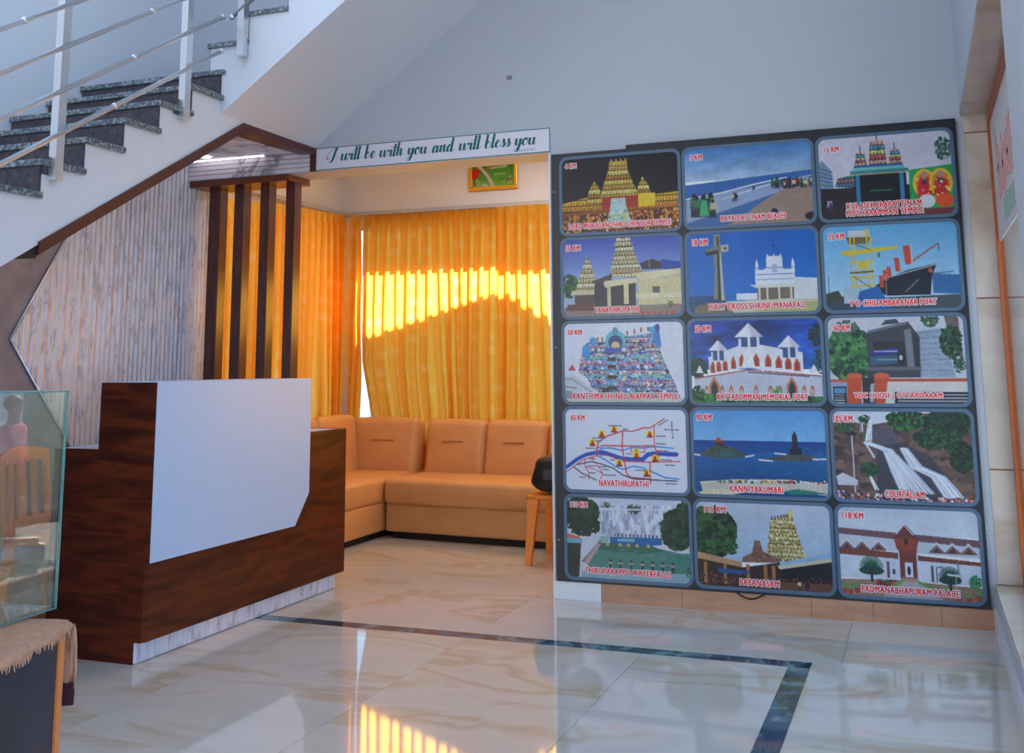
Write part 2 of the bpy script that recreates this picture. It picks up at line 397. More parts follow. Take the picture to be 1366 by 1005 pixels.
# ------------------------------------------------------------------ right window (big shop window)
w3 = structure(bpy.data.objects.new('window_3', None)); COL.objects.link(w3)
zs = [.2, .713, 1.505, 2.309, 2.41]
for k in range(4):
    o = box('jamb_tile', XR+.014, .42, 0, .012, zs[k]+.004, zs[k+1]-.004, M['jamb'], w3); o.location = (0, YA, 0)
for k in range(1, 4):
    box('joint', XR+.014, .40, YA+.001, YA+.012, zs[k]-.004, zs[k]+.004, M['filler'], w3)
yy = YA
while yy > 2.96:
    y0 = max(2.952, yy-.8)
    o = box('lintel_tile', XR+.002, .40, y0-yy+.001, -.001, 2.398, 2.41, M['jamb'], w3); o.location = (0, yy, 0)
    o = box('sill_tile', XR+.002, .42, y0-yy+.001, -.001, .185, .2, M['jamb'], w3); o.location = (0, yy, 0)
    yy = y0
bm = bmesh.new()
bm_box(bm, .373, .408, YA-.05, YA, .2, 2.398); bm_box(bm, .373, .408, 2.952, 3.0, .2, 2.398)
bm_box(bm, .373, .408, 3.0, YA-.05, 2.34, 2.398); bm_box(bm, .373, .408, 3.0, YA-.05, .2, .25)
fr = from_bm('window_frame', bm, M['frameorange'], w3); fr['label'] = 'orange brown wooden window frame'
box('pane', .388, .392, 3.0, YA-.05, .25, 2.34, M['glass'], w3)
st = box('sticker_film', .384, .3875, 3.0, YA-.05, 1.765, 2.34, M['sticker'], w3); st['label'] = 'frosted sticker film with reversed red and green lettering'
bm = bmesh.new(); rnd = random.Random(3)
for k in range(13):
    y = 5.15-k*.085; z0 = 1.93+rnd.uniform(-.02, .03); z1 = 2.13+rnd.uniform(-.03, .06)+(.06 if k in (0, 7, 12) else 0)
    bm_box(bm, .3815, .3838, y, y+.035, z0, z1)
    if k % 3 == 0: bm_box(bm, .3815, .3838, y, y+.08, (z0+z1)/2-.01, (z0+z1)/2+.012)
from_bm('red_lettering', bm, M['stickred'], st)
bm = bmesh.new()
for k in range(8):
    y = 4.98-k*.07; bm_box(bm, .3815, .3838, y, y+.03, 1.81, 1.89+rnd.uniform(0, .02))
bm_box(bm, .3815, .3838, 5.18, 5.21, 2.12, 2.26)
from_bm('green_lettering', bm, M['stickgreen'], st)
structure(box('baseboard_back', -1.868, -1.607, YA-.012, YA, 0, .092, M['plinthwhite'], None, .002))
bb = structure(bpy.data.objects.new('baseboard_right', None)); COL.objects.link(bb)
# marble skirting pieces below the board
sk = structure(bpy.data.objects.new('trim_3', None)); COL.objects.link(sk); sk.location = (0, YA, 0)
xs_ = [-1.605, -1.187, -.56, -.28, .02, XR-.004]
for a, b in zip(xs_[:-1], xs_[1:]):
    box('skirting_tile', a+.0008, b-.0008, -.014, 0, 0, .094, M['ply'], sk)
box('skirting_tile', XR-.012, XR, 2.95, YA-.014, 0, .1, M['plinthwhite'], bb)
o = structure(box('trim_4', -1.868, -1.856, YA-.006, YB+.004, 0, 2.378, M['plinthwhite']))

# ------------------------------------------------------------------ stairs
stair = structure(bpy.data.objects.new('staircase', None)); COL.objects.link(stair)
RISE, RUN, LY, LZ = .1395, .239, 4.562, 2.764
SL = RISE/RUN
N1 = 19
# white concrete body of flight 1: stepped top, sloping soffit, shown on plane XS
low = lambda y: 2.52+.583*(y-4.77)
bm = bmesh.new()
cols_ = [(LY+.012, 4.77, LZ-.027), (4.77, YA, LZ-.027)] + [(LY-RUN*(k+1)+.012, LY-RUN*k+.012, LZ-RISE*(k+1)-.027) for k in range(N1)]
for ya_, yb_, zt_ in cols_:
    la = 2.52 if ya_ >= 4.77 else max(.001, low(ya_)); lb = 2.52 if yb_ > 4.77 else max(.001, low(yb_))
    zt_ = max(zt_, lb+.001)
    q = [[bm.verts.new((x, y, z)) for x in (XL+.001, XS)] for y, z in ((ya_, la), (yb_, lb), (yb_, zt_), (ya_, zt_))]
    for i in range(4): bm.faces.new((q[i][0], q[i][1], q[(i+1) % 4][1], q[(i+1) % 4][0]))
    for x in (0, 1): bm.faces.new([q[i][x] for i in range(4)])
me_ = bpy.data.meshes.new('stringer'); bmesh.ops.remove_doubles(bm, verts=bm.verts, dist=1e-5); bm.to_mesh(me_); bm.free()
new_obj('stringer', me_, M['stairwhite'], stair)
nv = 300
for k in range(N1):
    yk = LY-RUN*k; zk = LZ-RISE*k
    depth = RUN+.012 if k else YA-LY
    box('tread', XL+.004, XS+.022, yk-.014, yk+depth-.006, zk-.027, zk, M['granite'], stair, .003, 1)
    if zk-RISE > .02:
        box('riser', XL+.012, XS-.003, yk, yk+.011, zk-RISE+.001, zk-.028, M['riser'], stair)
# flight 2 climbing to the right in front of the back wall
Y2 = 4.569; R2, U2 = .151, .238
n2 = 9
x0 = -3.443
pts = [(XS-.003, LZ+.0)]
pts = [(x0, LZ)]
for k in range(n2):
    pts += [(x0+U2*k, LZ+R2*(k+1)-.027), (x0+U2*(k+1), LZ+R2*(k+1)-.027)]
xe = x0+U2*n2
zs2 = lambda x: 2.527+.715*(x-XS)
pts += [(xe, zs2(xe)), (XS+.0, 2.527), (XS+.0, LZ-.0)]
prism('stringer', pts, 'y', Y2, YA, M['stairwhite'], stair)
for k in range(n2):
    xk = x0+U2*k; zk = LZ+R2*(k+1)
    box('tread', xk-.014, xk+U2+.003, Y2-.016, YA-.002, zk-.027, zk, M['granite'], stair, .003, 1)
    box('riser', xk-.006, xk-.001, Y2+.004, YA-.002, zk-R2+.001, zk-.028, M['riser'], stair)
# brown trim along the lower edge
TW = .045
y_a, y_b = 3.40, 4.77
prism('edge_trim', [(y_a-.02, low(y_a)-.0), (y_b, 2.52), (YA-.004, 2.52), (YA-.004, 2.52-TW+.012), (y_b, 2.52-TW-.008), (y_a-.02, low(y_a)-TW-.01)], 'x', XS-.04, XS+.008, M['trimwood'], stair)
prism('edge_trim', [(y_a-.14, low(y_a-.14)), (y_a-.022, low(y_a-.022)-.0), (y_a-.022, low(y_a-.022)-TW-.01)], 'x', XS-.05, XS-.004, M['blackplastic'], stair)
box('edge_trim', XS-.03, XS+.008, YA-.012, YA-.001, 2.378, 2.52, M['trimwood'], stair)

# ceiling planks under the landing and PVC fascia on the beam face
ce = structure(bpy.data.objects.new('ceiling_understair', None)); COL.objects.link(ce)
y = 4.86
while y < YA-.02:
    y1 = min(y+.058, YA-.012)
    zc = 2.506
    box('ceiling_plank', XL+.002, XS-.042, y+.0025, y1-.0025, zc-.008, zc+.012, M['pvc'], ce, .002, 1)
    y = y1
y = 4.86; 
n = 0
while y > 3.9:
    za = low(y-.03)-.02
    bmx = bmesh.new()
    z0_, z1_ = low(y-.058)-.016, low(y)-.016
    for xx in (XL+.002, XS-.042):
        pass
    bmx.free()
    prism('ceiling_plank', [(y-.055, z0_), (y-.003, z1_), (y-.003, z1_+.012), (y-.055, z0_+.012)], 'x', XL+.002, XS-.052, M['pvc'], ce)
    y -= .058; n += 1
    if n > 14: break
zf = 2.382
for k in range(4):
    box('fascia_plank', XL+.002, XS-.032, YA-.010, YA-.001, zf+.0285*k+.0015, zf+.0285*(k+1)-.0015, M['pvc'], ce, .002, 1)
prism('edge_trim', [(4.77, 2.467), (YA-.014, 2.4865), (YA-.014, 2.4905), (4.77, 2.471)], 'x', XS-.095, XS-.0405, M['trimwood'], stair)  # lip added to hide the added strip from the camera
tag(prism('led_strip', [(4.82, 2.4735), (5.44, 2.4895), (5.44, 2.4925), (4.82, 2.4765)], 'x', XS-.060, XS-.044, emis('cove_fill_light', (1, .96, 1, 1), 14)), 'unseen strip light added behind the landing edge trim to brighten the ceiling', 'strip light')  # added strip that brightens the planks under the landing
tag(prism('led_strip', [(3.7, low(3.7)-.052), (4.70, low(4.70)-.052), (4.70, low(4.70)-.042), (3.7, low(3.7)-.042)], 'x', XS-.060, XS-.043, bpy.data.materials['cove_fill_light']), 'unseen strip light added behind the sloping stair trim to brighten the wall', 'strip light')  # second added strip, follows the slope and lights the fluted wall
tag(box('led_strip', -4.236, -3.708, 5.478, 5.487, 2.4925, 2.4975, M['led']), 'long thin white strip light on the ceiling under the stair landing', 'strip light')
dl = empty('downlight', (-4.03, 5.33, 2.4975), 'small round white downlight beside the strip light under the landing', 'downlight')
bm = bmesh.new(); bmesh.ops.create_cone(bm, cap_ends=True, segments=28, radius1=.048, radius2=.051, depth=.010); bmesh.ops.translate(bm, vec=(0, 0, -.005), verts=bm.verts)
from_bm('trim_ring', bm, M['outline'], dl)
bm = bmesh.new(); bmesh.ops.create_cone(bm, cap_ends=True, segments=28, radius1=.04, radius2=.04, depth=.002); bmesh.ops.translate(bm, vec=(0, 0, -.0112), verts=bm.verts)
from_bm('diffuser', bm, M['led'], dl)

# railing
rail = empty('stair_railing', (XS+.03, 3.4, 2.0), 'brushed steel railing with four round rails beside the lower stair flight', 'railing')
def rp(name, *a, **k):
    o = name; return o
def railing_piece(o): 
    o.location = o.location - Vector(rail.location); return o
XRL = -3.34
def rail_line(zref, y0, y1, balls):
    bm = bmesh.new(); f = lambda yy: zref+.6135*(yy-4.515)
    bm_tube(bm, (XRL+.028, y0, f(y0)), (XRL+.028, y1, f(y1)), .0115, 12)
    r = railing_piece(from_bm('rail', bm, M['steel'], rail, True))
    for b in balls:
        o = ball('rail_joint', (XRL+.028, b, f(b)), .0155, M['steel'], r)
for zr, balls in ((2.857, (3.72, 4.515)), (3.045, (3.83, 4.515)), (3.235, (3.94, 4.515)), (3.42, (3.18, 4.515))):
    rail_line(zr, .4, 4.485, tuple(min(b, 4.485) for b in balls))
for py, pz in ((3.43, 1.985), (4.245, 2.425), (2.62, 1.51), (1.81, 1.04)):
    bm = bmesh.new(); bm_box(bm, XS+.002, XS+.040, py-.022, py+.022, pz, pz+1.05)
    p = railing_piece(from_bm('post', bm, M['steel'], rail))
    bm = bmesh.new(); bm_box(bm, XS+.0005, XS+.004, py-.055, py+.0, pz+.02, pz+.10)
    from_bm('fixing_plate', bm, M['riser'], p)
rail2 = empty('stair_railing', (-3.2, Y2-.02, 2.8), 'brushed steel railing with angled rails on the upper stair flight', 'railing')
o = box('post', -3.245+3.2, -3.205+3.2, -.03, .014, .015, 1.0, M['steel'], rail2)
for dz in (0, .2, .4, .6):
    a = Vector((-3.285+3.2, -.022, .235+dz)); b = a+Vector((1.8, 0, 1.8*.66))
    bm = bmesh.new(); bm_tube(bm, a, b, .0115, 12); r = from_bm('rail', bm, M['steel'], rail2, True)
    ball('rail_joint', a, .016, M['steel'], r)
box('post', -2.245+3.2, -2.205+3.2, -.03, .014, .66, 1.8, M['steel'], rail2)

# ------------------------------------------------------------------ left wall cladding
tz = structure(bpy.data.objects.new('trim_5', None)); COL.objects.link(tz)
prism('textured_panel', [(1.2, 0), (4.9, 0), (4.9, 2.51), (4.77, 2.51), (1.2, low(1.2)+.004)], 'x', XL, XL+.004, M['taupe'], tz)
def hexleft(z):
    if z >= 1.357: return 4.172+(z-1.357)*.612
    if z >= .45: return 4.172+(1.357-z)*.80
    return 4.172+(1.357-.45)*.80-(.45-z)*.7
FW = .0395
ycur = 4.172; k = 0
while ycur < YB-.004:
    y0, y1 = ycur, min(ycur+FW, YB)
    # slat's z range(s) where hexleft(z) <= y
    ym = (y0+y1)/2
    ztop = lambda yy: min(1.357+(yy-4.172)/.612, low(yy)-.06 if yy < 4.77 else 2.497)
    zbot = lambda yy: max(1.357-(yy-4.172)/.80, 0.0)
    d0, d1 = .012, .020
    A = [(y0+.0008, zbot(y0)), (y0+.0008, ztop(y0)), (y1-.0008, ztop(y1)), (y1-.0008, zbot(y1))]
    bm = bmesh.new()
    prof = [(0, .006), (.12, .016), (.5, .022), (.88, .016), (1, .006)]
    rows = []
    for t, d in prof:
        yy = y0+.0012+(y1-y0-.0024)*t
        if ztop(yy)-zbot(yy) < .004: zt, zb = zbot(yy)+.004, zbot(yy)
        else: zt, zb = ztop(yy), zbot(yy)
        rows.append((bm.verts.new((XL+d, yy, zb)), bm.verts.new((XL+d, yy, zt)), bm.verts.new((XL+.004, yy, zb)), bm.verts.new((XL+.004, yy, zt))))
    for a, b in zip(rows[:-1], rows[1:]):
        bm.faces.new((a[0], b[0], b[1], a[1])); bm.faces.new((a[1], b[1], b[3], a[3])); bm.faces.new((a[0], a[2], b[2], b[0]))
    bm.faces.new((rows[0][0], rows[0][1], rows[0][3], rows[0][2])); bm.faces.new((rows[-1][0], rows[-1][2], rows[-1][3], rows[-1][1]))
    from_bm('fluted_slat', bm, M['flute'], tz)
    if k:
        box('gold_bead' if k % 3 == 0 else 'silver_bead', XL+.004, XL+.0145, y0-.0011, y0+.0011, zbot(y0)+.004, ztop(y0)-.004, M['gold'] if k % 3 == 0 else M['silver'], tz)
    ycur = y1; k += 1
box('gold_edge', XL+.004, XL+.03, YB-.001, YB+.006, 0, 2.34, M['gold'], tz)

for (ya_, za_), (yb_, zb_) in (((4.172, 1.357), (4.60, 2.057)), ((4.172, 1.357), (4.90, .447))):
    bm = bmesh.new(); bm_tube(bm, (XL+.012, ya_-.004, za_), (XL+.012, yb_-.004, zb_), .006, 8); from_bm('silver_edge', bm, M['silver'], tz, True)
# pergola slab and pillars
sc_ = empty('slatted_screen', (-3.93, 5.64, 0), 'dark brown screen of four upright boards under a flat top board', 'screen')
bm = bmesh.new(); bm_box(bm, XL+3.93+.024, -3.55+3.93, YA-5.64-.004, YB-5.64, 2.338, 2.378)
from_bm('top_board', bm, M['slab'], sc_)
for xx, w in ((-4.19, .085), (-4.0, .072), (-3.808, .066), (-3.621, .064)):
    box('upright', xx+3.93, xx+3.93+w, -.035, .045, .0, 2.338, M['pillar'], sc_, .002, 1)

# ------------------------------------------------------------------ reception counter
ct = empty('reception_counter', (-3.3, 4.6, 0), 'dark walnut reception counter with a white panel and raised top', 'counter')
ox, oy = 3.3, -4.6
def cbox(name, x0, x1, y0, y1, z0, z1, m, bev=.0015):
    return box(name, x0+ox, x1+ox, y0+oy, y1+oy, z0, z1, m, ct, bev, 1)
cf = cbox('front_panel', -3.085, -3.06, 3.775, 5.418, .085, .862, M['walnut'])
sd = prism('side_panel', [(-3.57+ox, .0), (-3.10+ox, 0), (-3.10+ox, .087), (-3.062+ox, .087), (-3.062+ox, .404), (-3.038+ox, .404), (-3.038+ox, 1.143), (-3.332+ox, 1.143), (-3.332+ox, .860), (-3.57+ox, .860)], 'y', 3.755+oy, 3.775+oy, M['walnut'], ct)
cbox('side_panel', -3.55, -3.086, 5.39, 5.415, 0.088, .862, M['walnut'])
cbox('worktop', -3.56, -3.086, 3.776, 5.389, .832, .860, M['laminate_white'])
cbox('raised_box', -3.332, -3.052, 3.776, 4.978, .862, 1.130, M['walnut'])
cbox('raised_top', -3.332, -3.052, 3.776, 4.990, 1.130, 1.146, M['laminate_white'])
bm = bmesh.new()
pp = [(3.757, .404), (4.862, .404), (4.990, .556), (4.990, 1.146), (3.757, 1.146)]
A = [bm.verts.new((-3.034+ox, y+oy, z)) for y, z in pp]; B = [bm.verts.new((-3.051+ox, y+oy, z)) for y, z in pp]
bm.faces.new(A); bm.faces.new(B[::-1])
for i in range(5): bm.faces.new((A[i], B[i], B[(i+1) % 5], A[(i+1) % 5]))
wp = from_bm('white_panel', bm, M['laminate_white'], ct); wp['label'] = 'glossy white panel with a cut lower corner'
cbox('plinth', -3.5, -3.108, 3.78, 5.38, .0, .087, M['blackplastic'])
y = 3.757; n = 0
me0 = None
while y < 5.375:
    if me0 is None:
        o = box('plinth_slat', -3.1075+ox, -3.094+ox, .0008, .0305, 0.001, .087, M['flute'], ct, .003, 1); me0 = o.data
    else:
        o = new_obj('plinth_slat', me0, None, ct)
    o.location = (0, y+oy, 0); y += .0312

# ------------------------------------------------------------------ sofa
def cushion(name, sx, sy, sz, m, parent, loc, rot=(0, 0, 0), bev=.05, puff=.015, seed=0):
    bm = bmesh.new(); bm_box(bm, -sx/2, sx/2, -sy/2, sy/2, -sz/2, sz/2)
    bmesh.ops.bevel(bm, geom=list(bm.edges), offset=bev, segments=4, profile=.5, affect='EDGES')
    bmesh.ops.subdivide_edges(bm, edges=[e for e in bm.edges if e.calc_length() > .15], cuts=5, use_grid_fill=True)
    for v in bm.verts:
        ax, ay, az = abs(v.co.x)/(sx/2), abs(v.co.y)/(sy/2), abs(v.co.z)/(sz/2)
        f = (1-min(1, ax)**2)*(1-min(1, az)**2)
        if ay > .9: v.co.y += math.copysign(puff*f, v.co.y)
        f = (1-min(1, ax)**2)*(1-min(1, ay)**2)
        if az > .9: v.co.z += math.copysign(puff*.7*f, v.co.z)
    o = from_bm(name, bm, m, parent, True); o.location = loc; o.rotation_euler = rot
    return o
so = empty('corner_sofa', (-3.65, 7.0, 0), 'tan leatherette corner sofa against the amber curtains', 'sofa')
L = M['leather']
rr = math.radians(-5.2)
sec = empty('dummy'); bpy.data.objects.remove(sec)
R2m = Matrix.Rotation(rr, 4, 'Z')
def place(o, loc, rz=0):
    v = R2m @ Vector(loc); o.location = v; o.rotation_euler = (o.rotation_euler[0], 0, rz+rr)
# right section: local frame origin at front corner (-3.645,7.03)
o = cushion('base', 2.05, .70, .20, L, so, (0, 0, 0), bev=.018, puff=0); place(o, (1.03, .38, .145))
o = cushion('seat', 2.06, .74, .175, L, so, (0, 0, 0), bev=.035, puff=.012); place(o, (1.03, .37, .325))
for k in range(4):
    o = cushion('back_cushion', .505, .17, .455, L, so, (0, 0, 0), rot=(math.radians(-10), 0, 0), bev=.05, puff=.02); 
    v = R2m @ Vector((.255+.512*k, .655, .568)); o.location = v; o.rotation_euler = (math.radians(-10), 0, rr)
    s = box('stitch_tuck', -.085, .085, -.1115, -.097, .055, .063, M['leather_seam'], o, .002, 1)
    s.data.materials[0] = M['leather_seam']
o = box('foot_rail', .05, 2.0, .06, .68, .0, .048, M['blackplastic'], so); o.rotation_euler = (0, 0, rr)
# left (corner) section running toward the camera
o = box('base', -.70, -.012, -.98, .80, .045, .245, L, so, .018, 3, True)
o = cushion('seat', .72, 1.80, .175, L, so, (-.366, -.09, .325), bev=.035, puff=.012)
o = box('foot_rail', -.66, -.05, -.9, .76, 0, .048, M['blackplastic'], so)
o = cushion('back_cushion', .575, .18, .465, L, so, (-.305, .66, .570), rot=(math.radians(-8), 0, 0), bev=.05, puff=.02)
box('stitch_tuck', -.10, .10, -.1165, -.102, .055, .063, M['leather_seam'], o, .002, 1)
for k in range(3):
    o = cushion('back_cushion', .18, .56, .48, L, so, (-.62, .34-.575*k, .585), rot=(0, math.radians(-8), 0), bev=.05, puff=.02)
    # puff on x handled by bevel

# ------------------------------------------------------------------ curtains
def curtain(name, p0, p1, ztop0, ztop1, zbot, label, seed, tilt0=0, tilt1=0, pleat=.095, group='amber curtains of the lounge'):
    rnd = random.Random(seed)
    p0, p1 = Vector(p0), Vector(p1); d = (p1-p0); Ln = d.length; d.normalize(); nrm = Vector((d.y, -d.x))   # towards the room for +x direction
    nu = max(24, int(Ln/.0065)); nv = 46
    ph = [rnd.uniform(0, 6.28) for _ in range(6)]
    verts = []; uvs = []
    for j in range(nv+1):
        t = j/nv
        for i in range(nu+1):
            u = i/nu; s = u*Ln
            ztop = ztop0+(ztop1-ztop0)*u
            z = ztop+(zbot-ztop)*(t**1.15)
            h = (ztop-z)
            a = min(1, h/.10)
            big = min(1, max(0, (h-.1)/1.3))
            pinch = .010+.020*a+.010*big
            warp = .030*big*math.sin(s*7.1+ph[0]) + .02*big*math.sin(s*13.3+ph[1]+h*.8)
            c = math.cos(2*math.pi*(s+warp)/pleat+ph[2])
            shape = c if big < .01 else c*(1-.35*big)+.45*big*math.cos(2*math.pi*(s+warp)/(pleat*2.1)+ph[3])
            off = pinch*shape + .012*big*math.sin(s*5+ph[4])
            if h < .10:   # heading band: tight pinch pleats
                off = .012*abs(math.cos(math.pi*s/pleat+ph[2]/2))**6*2-.01+.016*a*c*.6
            ss = s+(tilt0*(1-u)+tilt1*u)*max(0, (h-1.22)/.46)**1.1+.006*big*math.sin(2*math.pi*s/pleat+h*2+ph[5])+(.003+.007*a)*math.sin(2*(2*math.pi*(s+warp)/pleat+ph[2]))*(1 if h > .03 else .3)
            p = p0+d*ss+nrm*off
            verts.append((p.x, p.y, z)); uvs.append((s*1.0, z))
    faces = []
    for j in range(nv):
        for i in range(nu):
            a = j*(nu+1)+i; faces.append((a, a+1, a+nu+2, a+nu+1))
    me = bpy.data.meshes.new(name); me.from_pydata(verts, [], faces); me.update()
    ul = me.uv_layers.new(name='UVMap')
    li = np.zeros(len(me.loops), dtype=np.int32); me.loops.foreach_get('vertex_index', li)
    ul.data.foreach_set('uv', np.array(uvs, dtype=np.float32)[li].ravel())
    for p in me.polygons: p.use_smooth = True
    o = new_obj(name, me, M['curtain']); tag(o, label, 'curtain', None)
    o['group'] = group
    return o
CY = 7.90
curtain('curtain', (-4.445, CY-.03), (-4.325, CY-.03), 2.478, 2.478, .12, 'narrow amber curtain in the corner left of the bright slit', 1, 0, -.015)
curtain('curtain', (-4.345, CY+.04), (-3.09, CY+.04), 2.478, 2.472, .12, 'wide amber curtain right of the bright slit behind the corner sofa', 2, .088, -.01)
curtain('curtain', (-3.12, CY-.03), (-.15, CY-.03), 2.472, 2.466, .12, 'amber curtain on the back window beside the poster wall', 3, .0, 0)
curtain('curtain', (-4.53, 5.85), (-4.53, 6.74), 2.36, 2.43, .12, 'amber curtain behind the brown slatted screen', 4, 0, 0)
curtain('curtain', (-4.475, 6.71), (-4.475, 7.855), 2.43, 2.478, .12, 'amber curtain on the left window between screen and corner', 5, 0, 0)

# ------------------------------------------------------------------ raster painter for prints
class Cv:
    def __init__(s, w, h, bgc=(1, 1, 1), seed=0):
        s.w, s.h = w, h; s.a = np.ones((h, w, 3))*np.array(bgc); s.r = np.random.RandomState(seed)
        s.Y, s.X = np.mgrid[0:h, 0:w]; s.X = (s.X+.5)/w; s.Y = (s.Y+.5)/h
    def c(s, col): return np.array(col)/255.
    def bb(s, x0, y0, x1, y1):
        return (slice(max(0, int(y0*s.h)-1), min(s.h, int(y1*s.h)+2)), slice(max(0, int(x0*s.w)-1), min(s.w, int(x1*s.w)+2)))
    def G(s, y0, y1, c0, c1, mask=None):
        m = (s.Y >= y0) & (s.Y <= y1)
        if mask is not None: m &= mask
        t = np.clip((s.Y-y0)/max(1e-6, y1-y0), 0, 1)[..., None]
        col = s.c(c0)*(1-t)+s.c(c1)*t; s.a[m] = col[m]
    def poly(s, pts):
        m = np.zeros((s.h, s.w), bool); pts = list(pts)
        xs = [p[0] for p in pts]; ys = [p[1] for p in pts]
        sl = s.bb(min(xs), min(ys), max(xs), max(ys)); X, Y = s.X[sl], s.Y[sl]; mm = np.zeros(X.shape, bool)
        for (xa, ya), (xb, yb) in zip(pts, pts[1:]+pts[:1]):
            if ya == yb: continue
            cnd = ((ya > Y) != (yb > Y)) & (X < (xb-xa)*(Y-ya)/(yb-ya)+xa)
            mm ^= cnd
        m[sl] = mm; return m
    def P(s, pts, col, n=0):
        m = s.poly(pts); s.a[m] = s.c(col)
        if n: s.N(m, n)
        return m
    def R(s, x0, y0, x1, y1, col): s.P([(x0, y0), (x1, y0), (x1, y1), (x0, y1)], col)
    def E(s, cx, cy, rx, ry, col, al=1):
        sl = s.bb(cx-rx, cy-ry, cx+rx, cy+ry); X, Y = s.X[sl], s.Y[sl]
        m = ((X-cx)/rx)**2+((Y-cy)/ry)**2 <= 1
        v = s.a[sl]; v[m] = v[m]*(1-al)+s.c(col)*al
    def L(s, pts, w, col):
        asp = s.h/s.w
        for (xa, ya), (xb, yb) in zip(pts[:-1], pts[1:]):
            sl = s.bb(min(xa, xb)-w, min(ya, yb)-w*2, max(xa, xb)+w, max(ya, yb)+w*2); X, Y = s.X[sl], s.Y[sl]*asp
            A = np.array((xa, ya*asp)); B = np.array((xb, yb*asp)); d = B-A; l2 = (d**2).sum()+1e-9
            t = np.clip(((X-A[0])*d[0]+(Y-A[1])*d[1])/l2, 0, 1)
            m = (X-A[0]-t*d[0])**2+(Y-A[1]-t*d[1])**2 <= (w/2)**2
            s.a[sl][m] = s.c(col)
    def N(s, m, amp):
        n = s.r.uniform(-1, 1, (s.h//2+1, s.w//2+1)).repeat(2, 0).repeat(2, 1)[:s.h, :s.w]
        s.a[m] = np.clip(s.a[m]*(1+amp*n[m][:, None]), 0, 1)
    def S(s, m, n, r, cols, asp=1.5):
        """sprinkle n small ellipses clipped to mask m"""
        ys, xs = np.nonzero(m)
        if len(xs) == 0: return
        keep = s.a.copy()
        for k in range(n):
            i = s.r.randint(len(xs)); rr_ = r*s.r.uniform(.5, 1.3)
            s.E((xs[i]+.5)/s.w, (ys[i]+.5)/s.h, rr_, rr_*asp, cols[s.r.randint(len(cols))])
        s.a[~m] = keep[~m]
    def smooth(s, nx, ny):
        g = s.r.uniform(-1, 1, (ny+1, nx+1)); u = s.X*nx; w = s.Y*ny; i = np.minimum(u.astype(int), nx-1); j = np.minimum(w.astype(int), ny-1); fu = u-i; fw = w-j
        fu = fu*fu*(3-2*fu); fw = fw*fw*(3-2*fw)
        return (g[j, i]*(1-fu)+g[j, i+1]*fu)*(1-fw)+(g[j+1, i]*(1-fu)+g[j+1, i+1]*fu)*fw
    def cloud(s, m, amp):
        n = s.smooth(5, 9)*.5+s.smooth(11, 20)*.3+s.smooth(24, 40)*.2
        s.a[m] = np.clip(s.a[m]*(1+amp*n[m][:, None]*1.6), 0, 1)
    def finish(s, amp=.45):
        n = s.smooth(30, 24)*.05+s.smooth(70, 50)*.05+s.smooth(8, 6)*.06
        s.a = np.clip(s.a*(1+amp*n[..., None]), 0, 1)
    def foliage(s, cx, cy, rx, ry, n=60, cols=((20, 60, 30), (36, 92, 44), (60, 120, 60), (14, 40, 24))):
        for k in range(n*4):
            an = s.r.uniform(0, 6.28); q = s.r.uniform(0, 1)**.6
            rr_ = min(rx, ry*.7)*s.r.uniform(.05, .17)
            s.E(cx+rx*q*math.cos(an)*.85, cy+ry*q*math.sin(an)*.85, rr_, rr_*1.4, cols[s.r.randint(len(cols))])
    def rows(s, pts, n, cols, jit=.3, amp=.25):
        """horizontal tiers clipped to polygon with niches"""
        m = s.poly(pts); y0 = min(p[1] for p in pts); y1 = max(p[1] for p in pts)
        for k in range(n):
            a = y0+(y1-y0)*k/n; b = y0+(y1-y0)*(k+1)/n
            mm = m & (s.Y >= a) & (s.Y < b); s.a[mm] = s.c(cols[k % len(cols)])
            m2 = m & (s.Y >= b-(b-a)*.22) & (s.Y < b); s.a[m2] *= .5
            ph_ = s.r.uniform(0, 1)
            m3 = mm & (((s.X*38+ph_) % 1) < .3) & (s.Y > a+(b-a)*.3); s.a[m3] *= .55
        s.N(m, amp)
    def people(s, x0, x1, y, n, h=.09, cols=((150, 40, 50), (40, 60, 90), (220, 200, 160), (40, 110, 70), (30, 30, 40))):
        for k in range(n):
            x = s.r.uniform(x0, x1); hh = h*s.r.uniform(.8, 1.1); yy = y+s.r.uniform(-.01, .02)
            c_ = cols[s.r.randint(len(cols))]
            s.P([(x-hh*.10, yy-hh*.85), (x+hh*.10, yy-hh*.85), (x+hh*.13, yy-hh*.35), (x-hh*.13, yy-hh*.35)], c_); s.E(x, yy-hh*.95, hh*.06, hh*.12, (40, 28, 26))
            s.L([(x-hh*.05, yy-hh*.4), (x-hh*.07, yy)], hh*.08, (40, 40, 60)); s.L([(x+hh*.05, yy-hh*.4), (x+hh*.07, yy)], hh*.08, (44, 40, 56))
            s.L([(x+hh*.1, yy-hh*.8), (x+hh*.2*s.r.uniform(-.5, 1), yy-hh*.45)], hh*.06, c_)

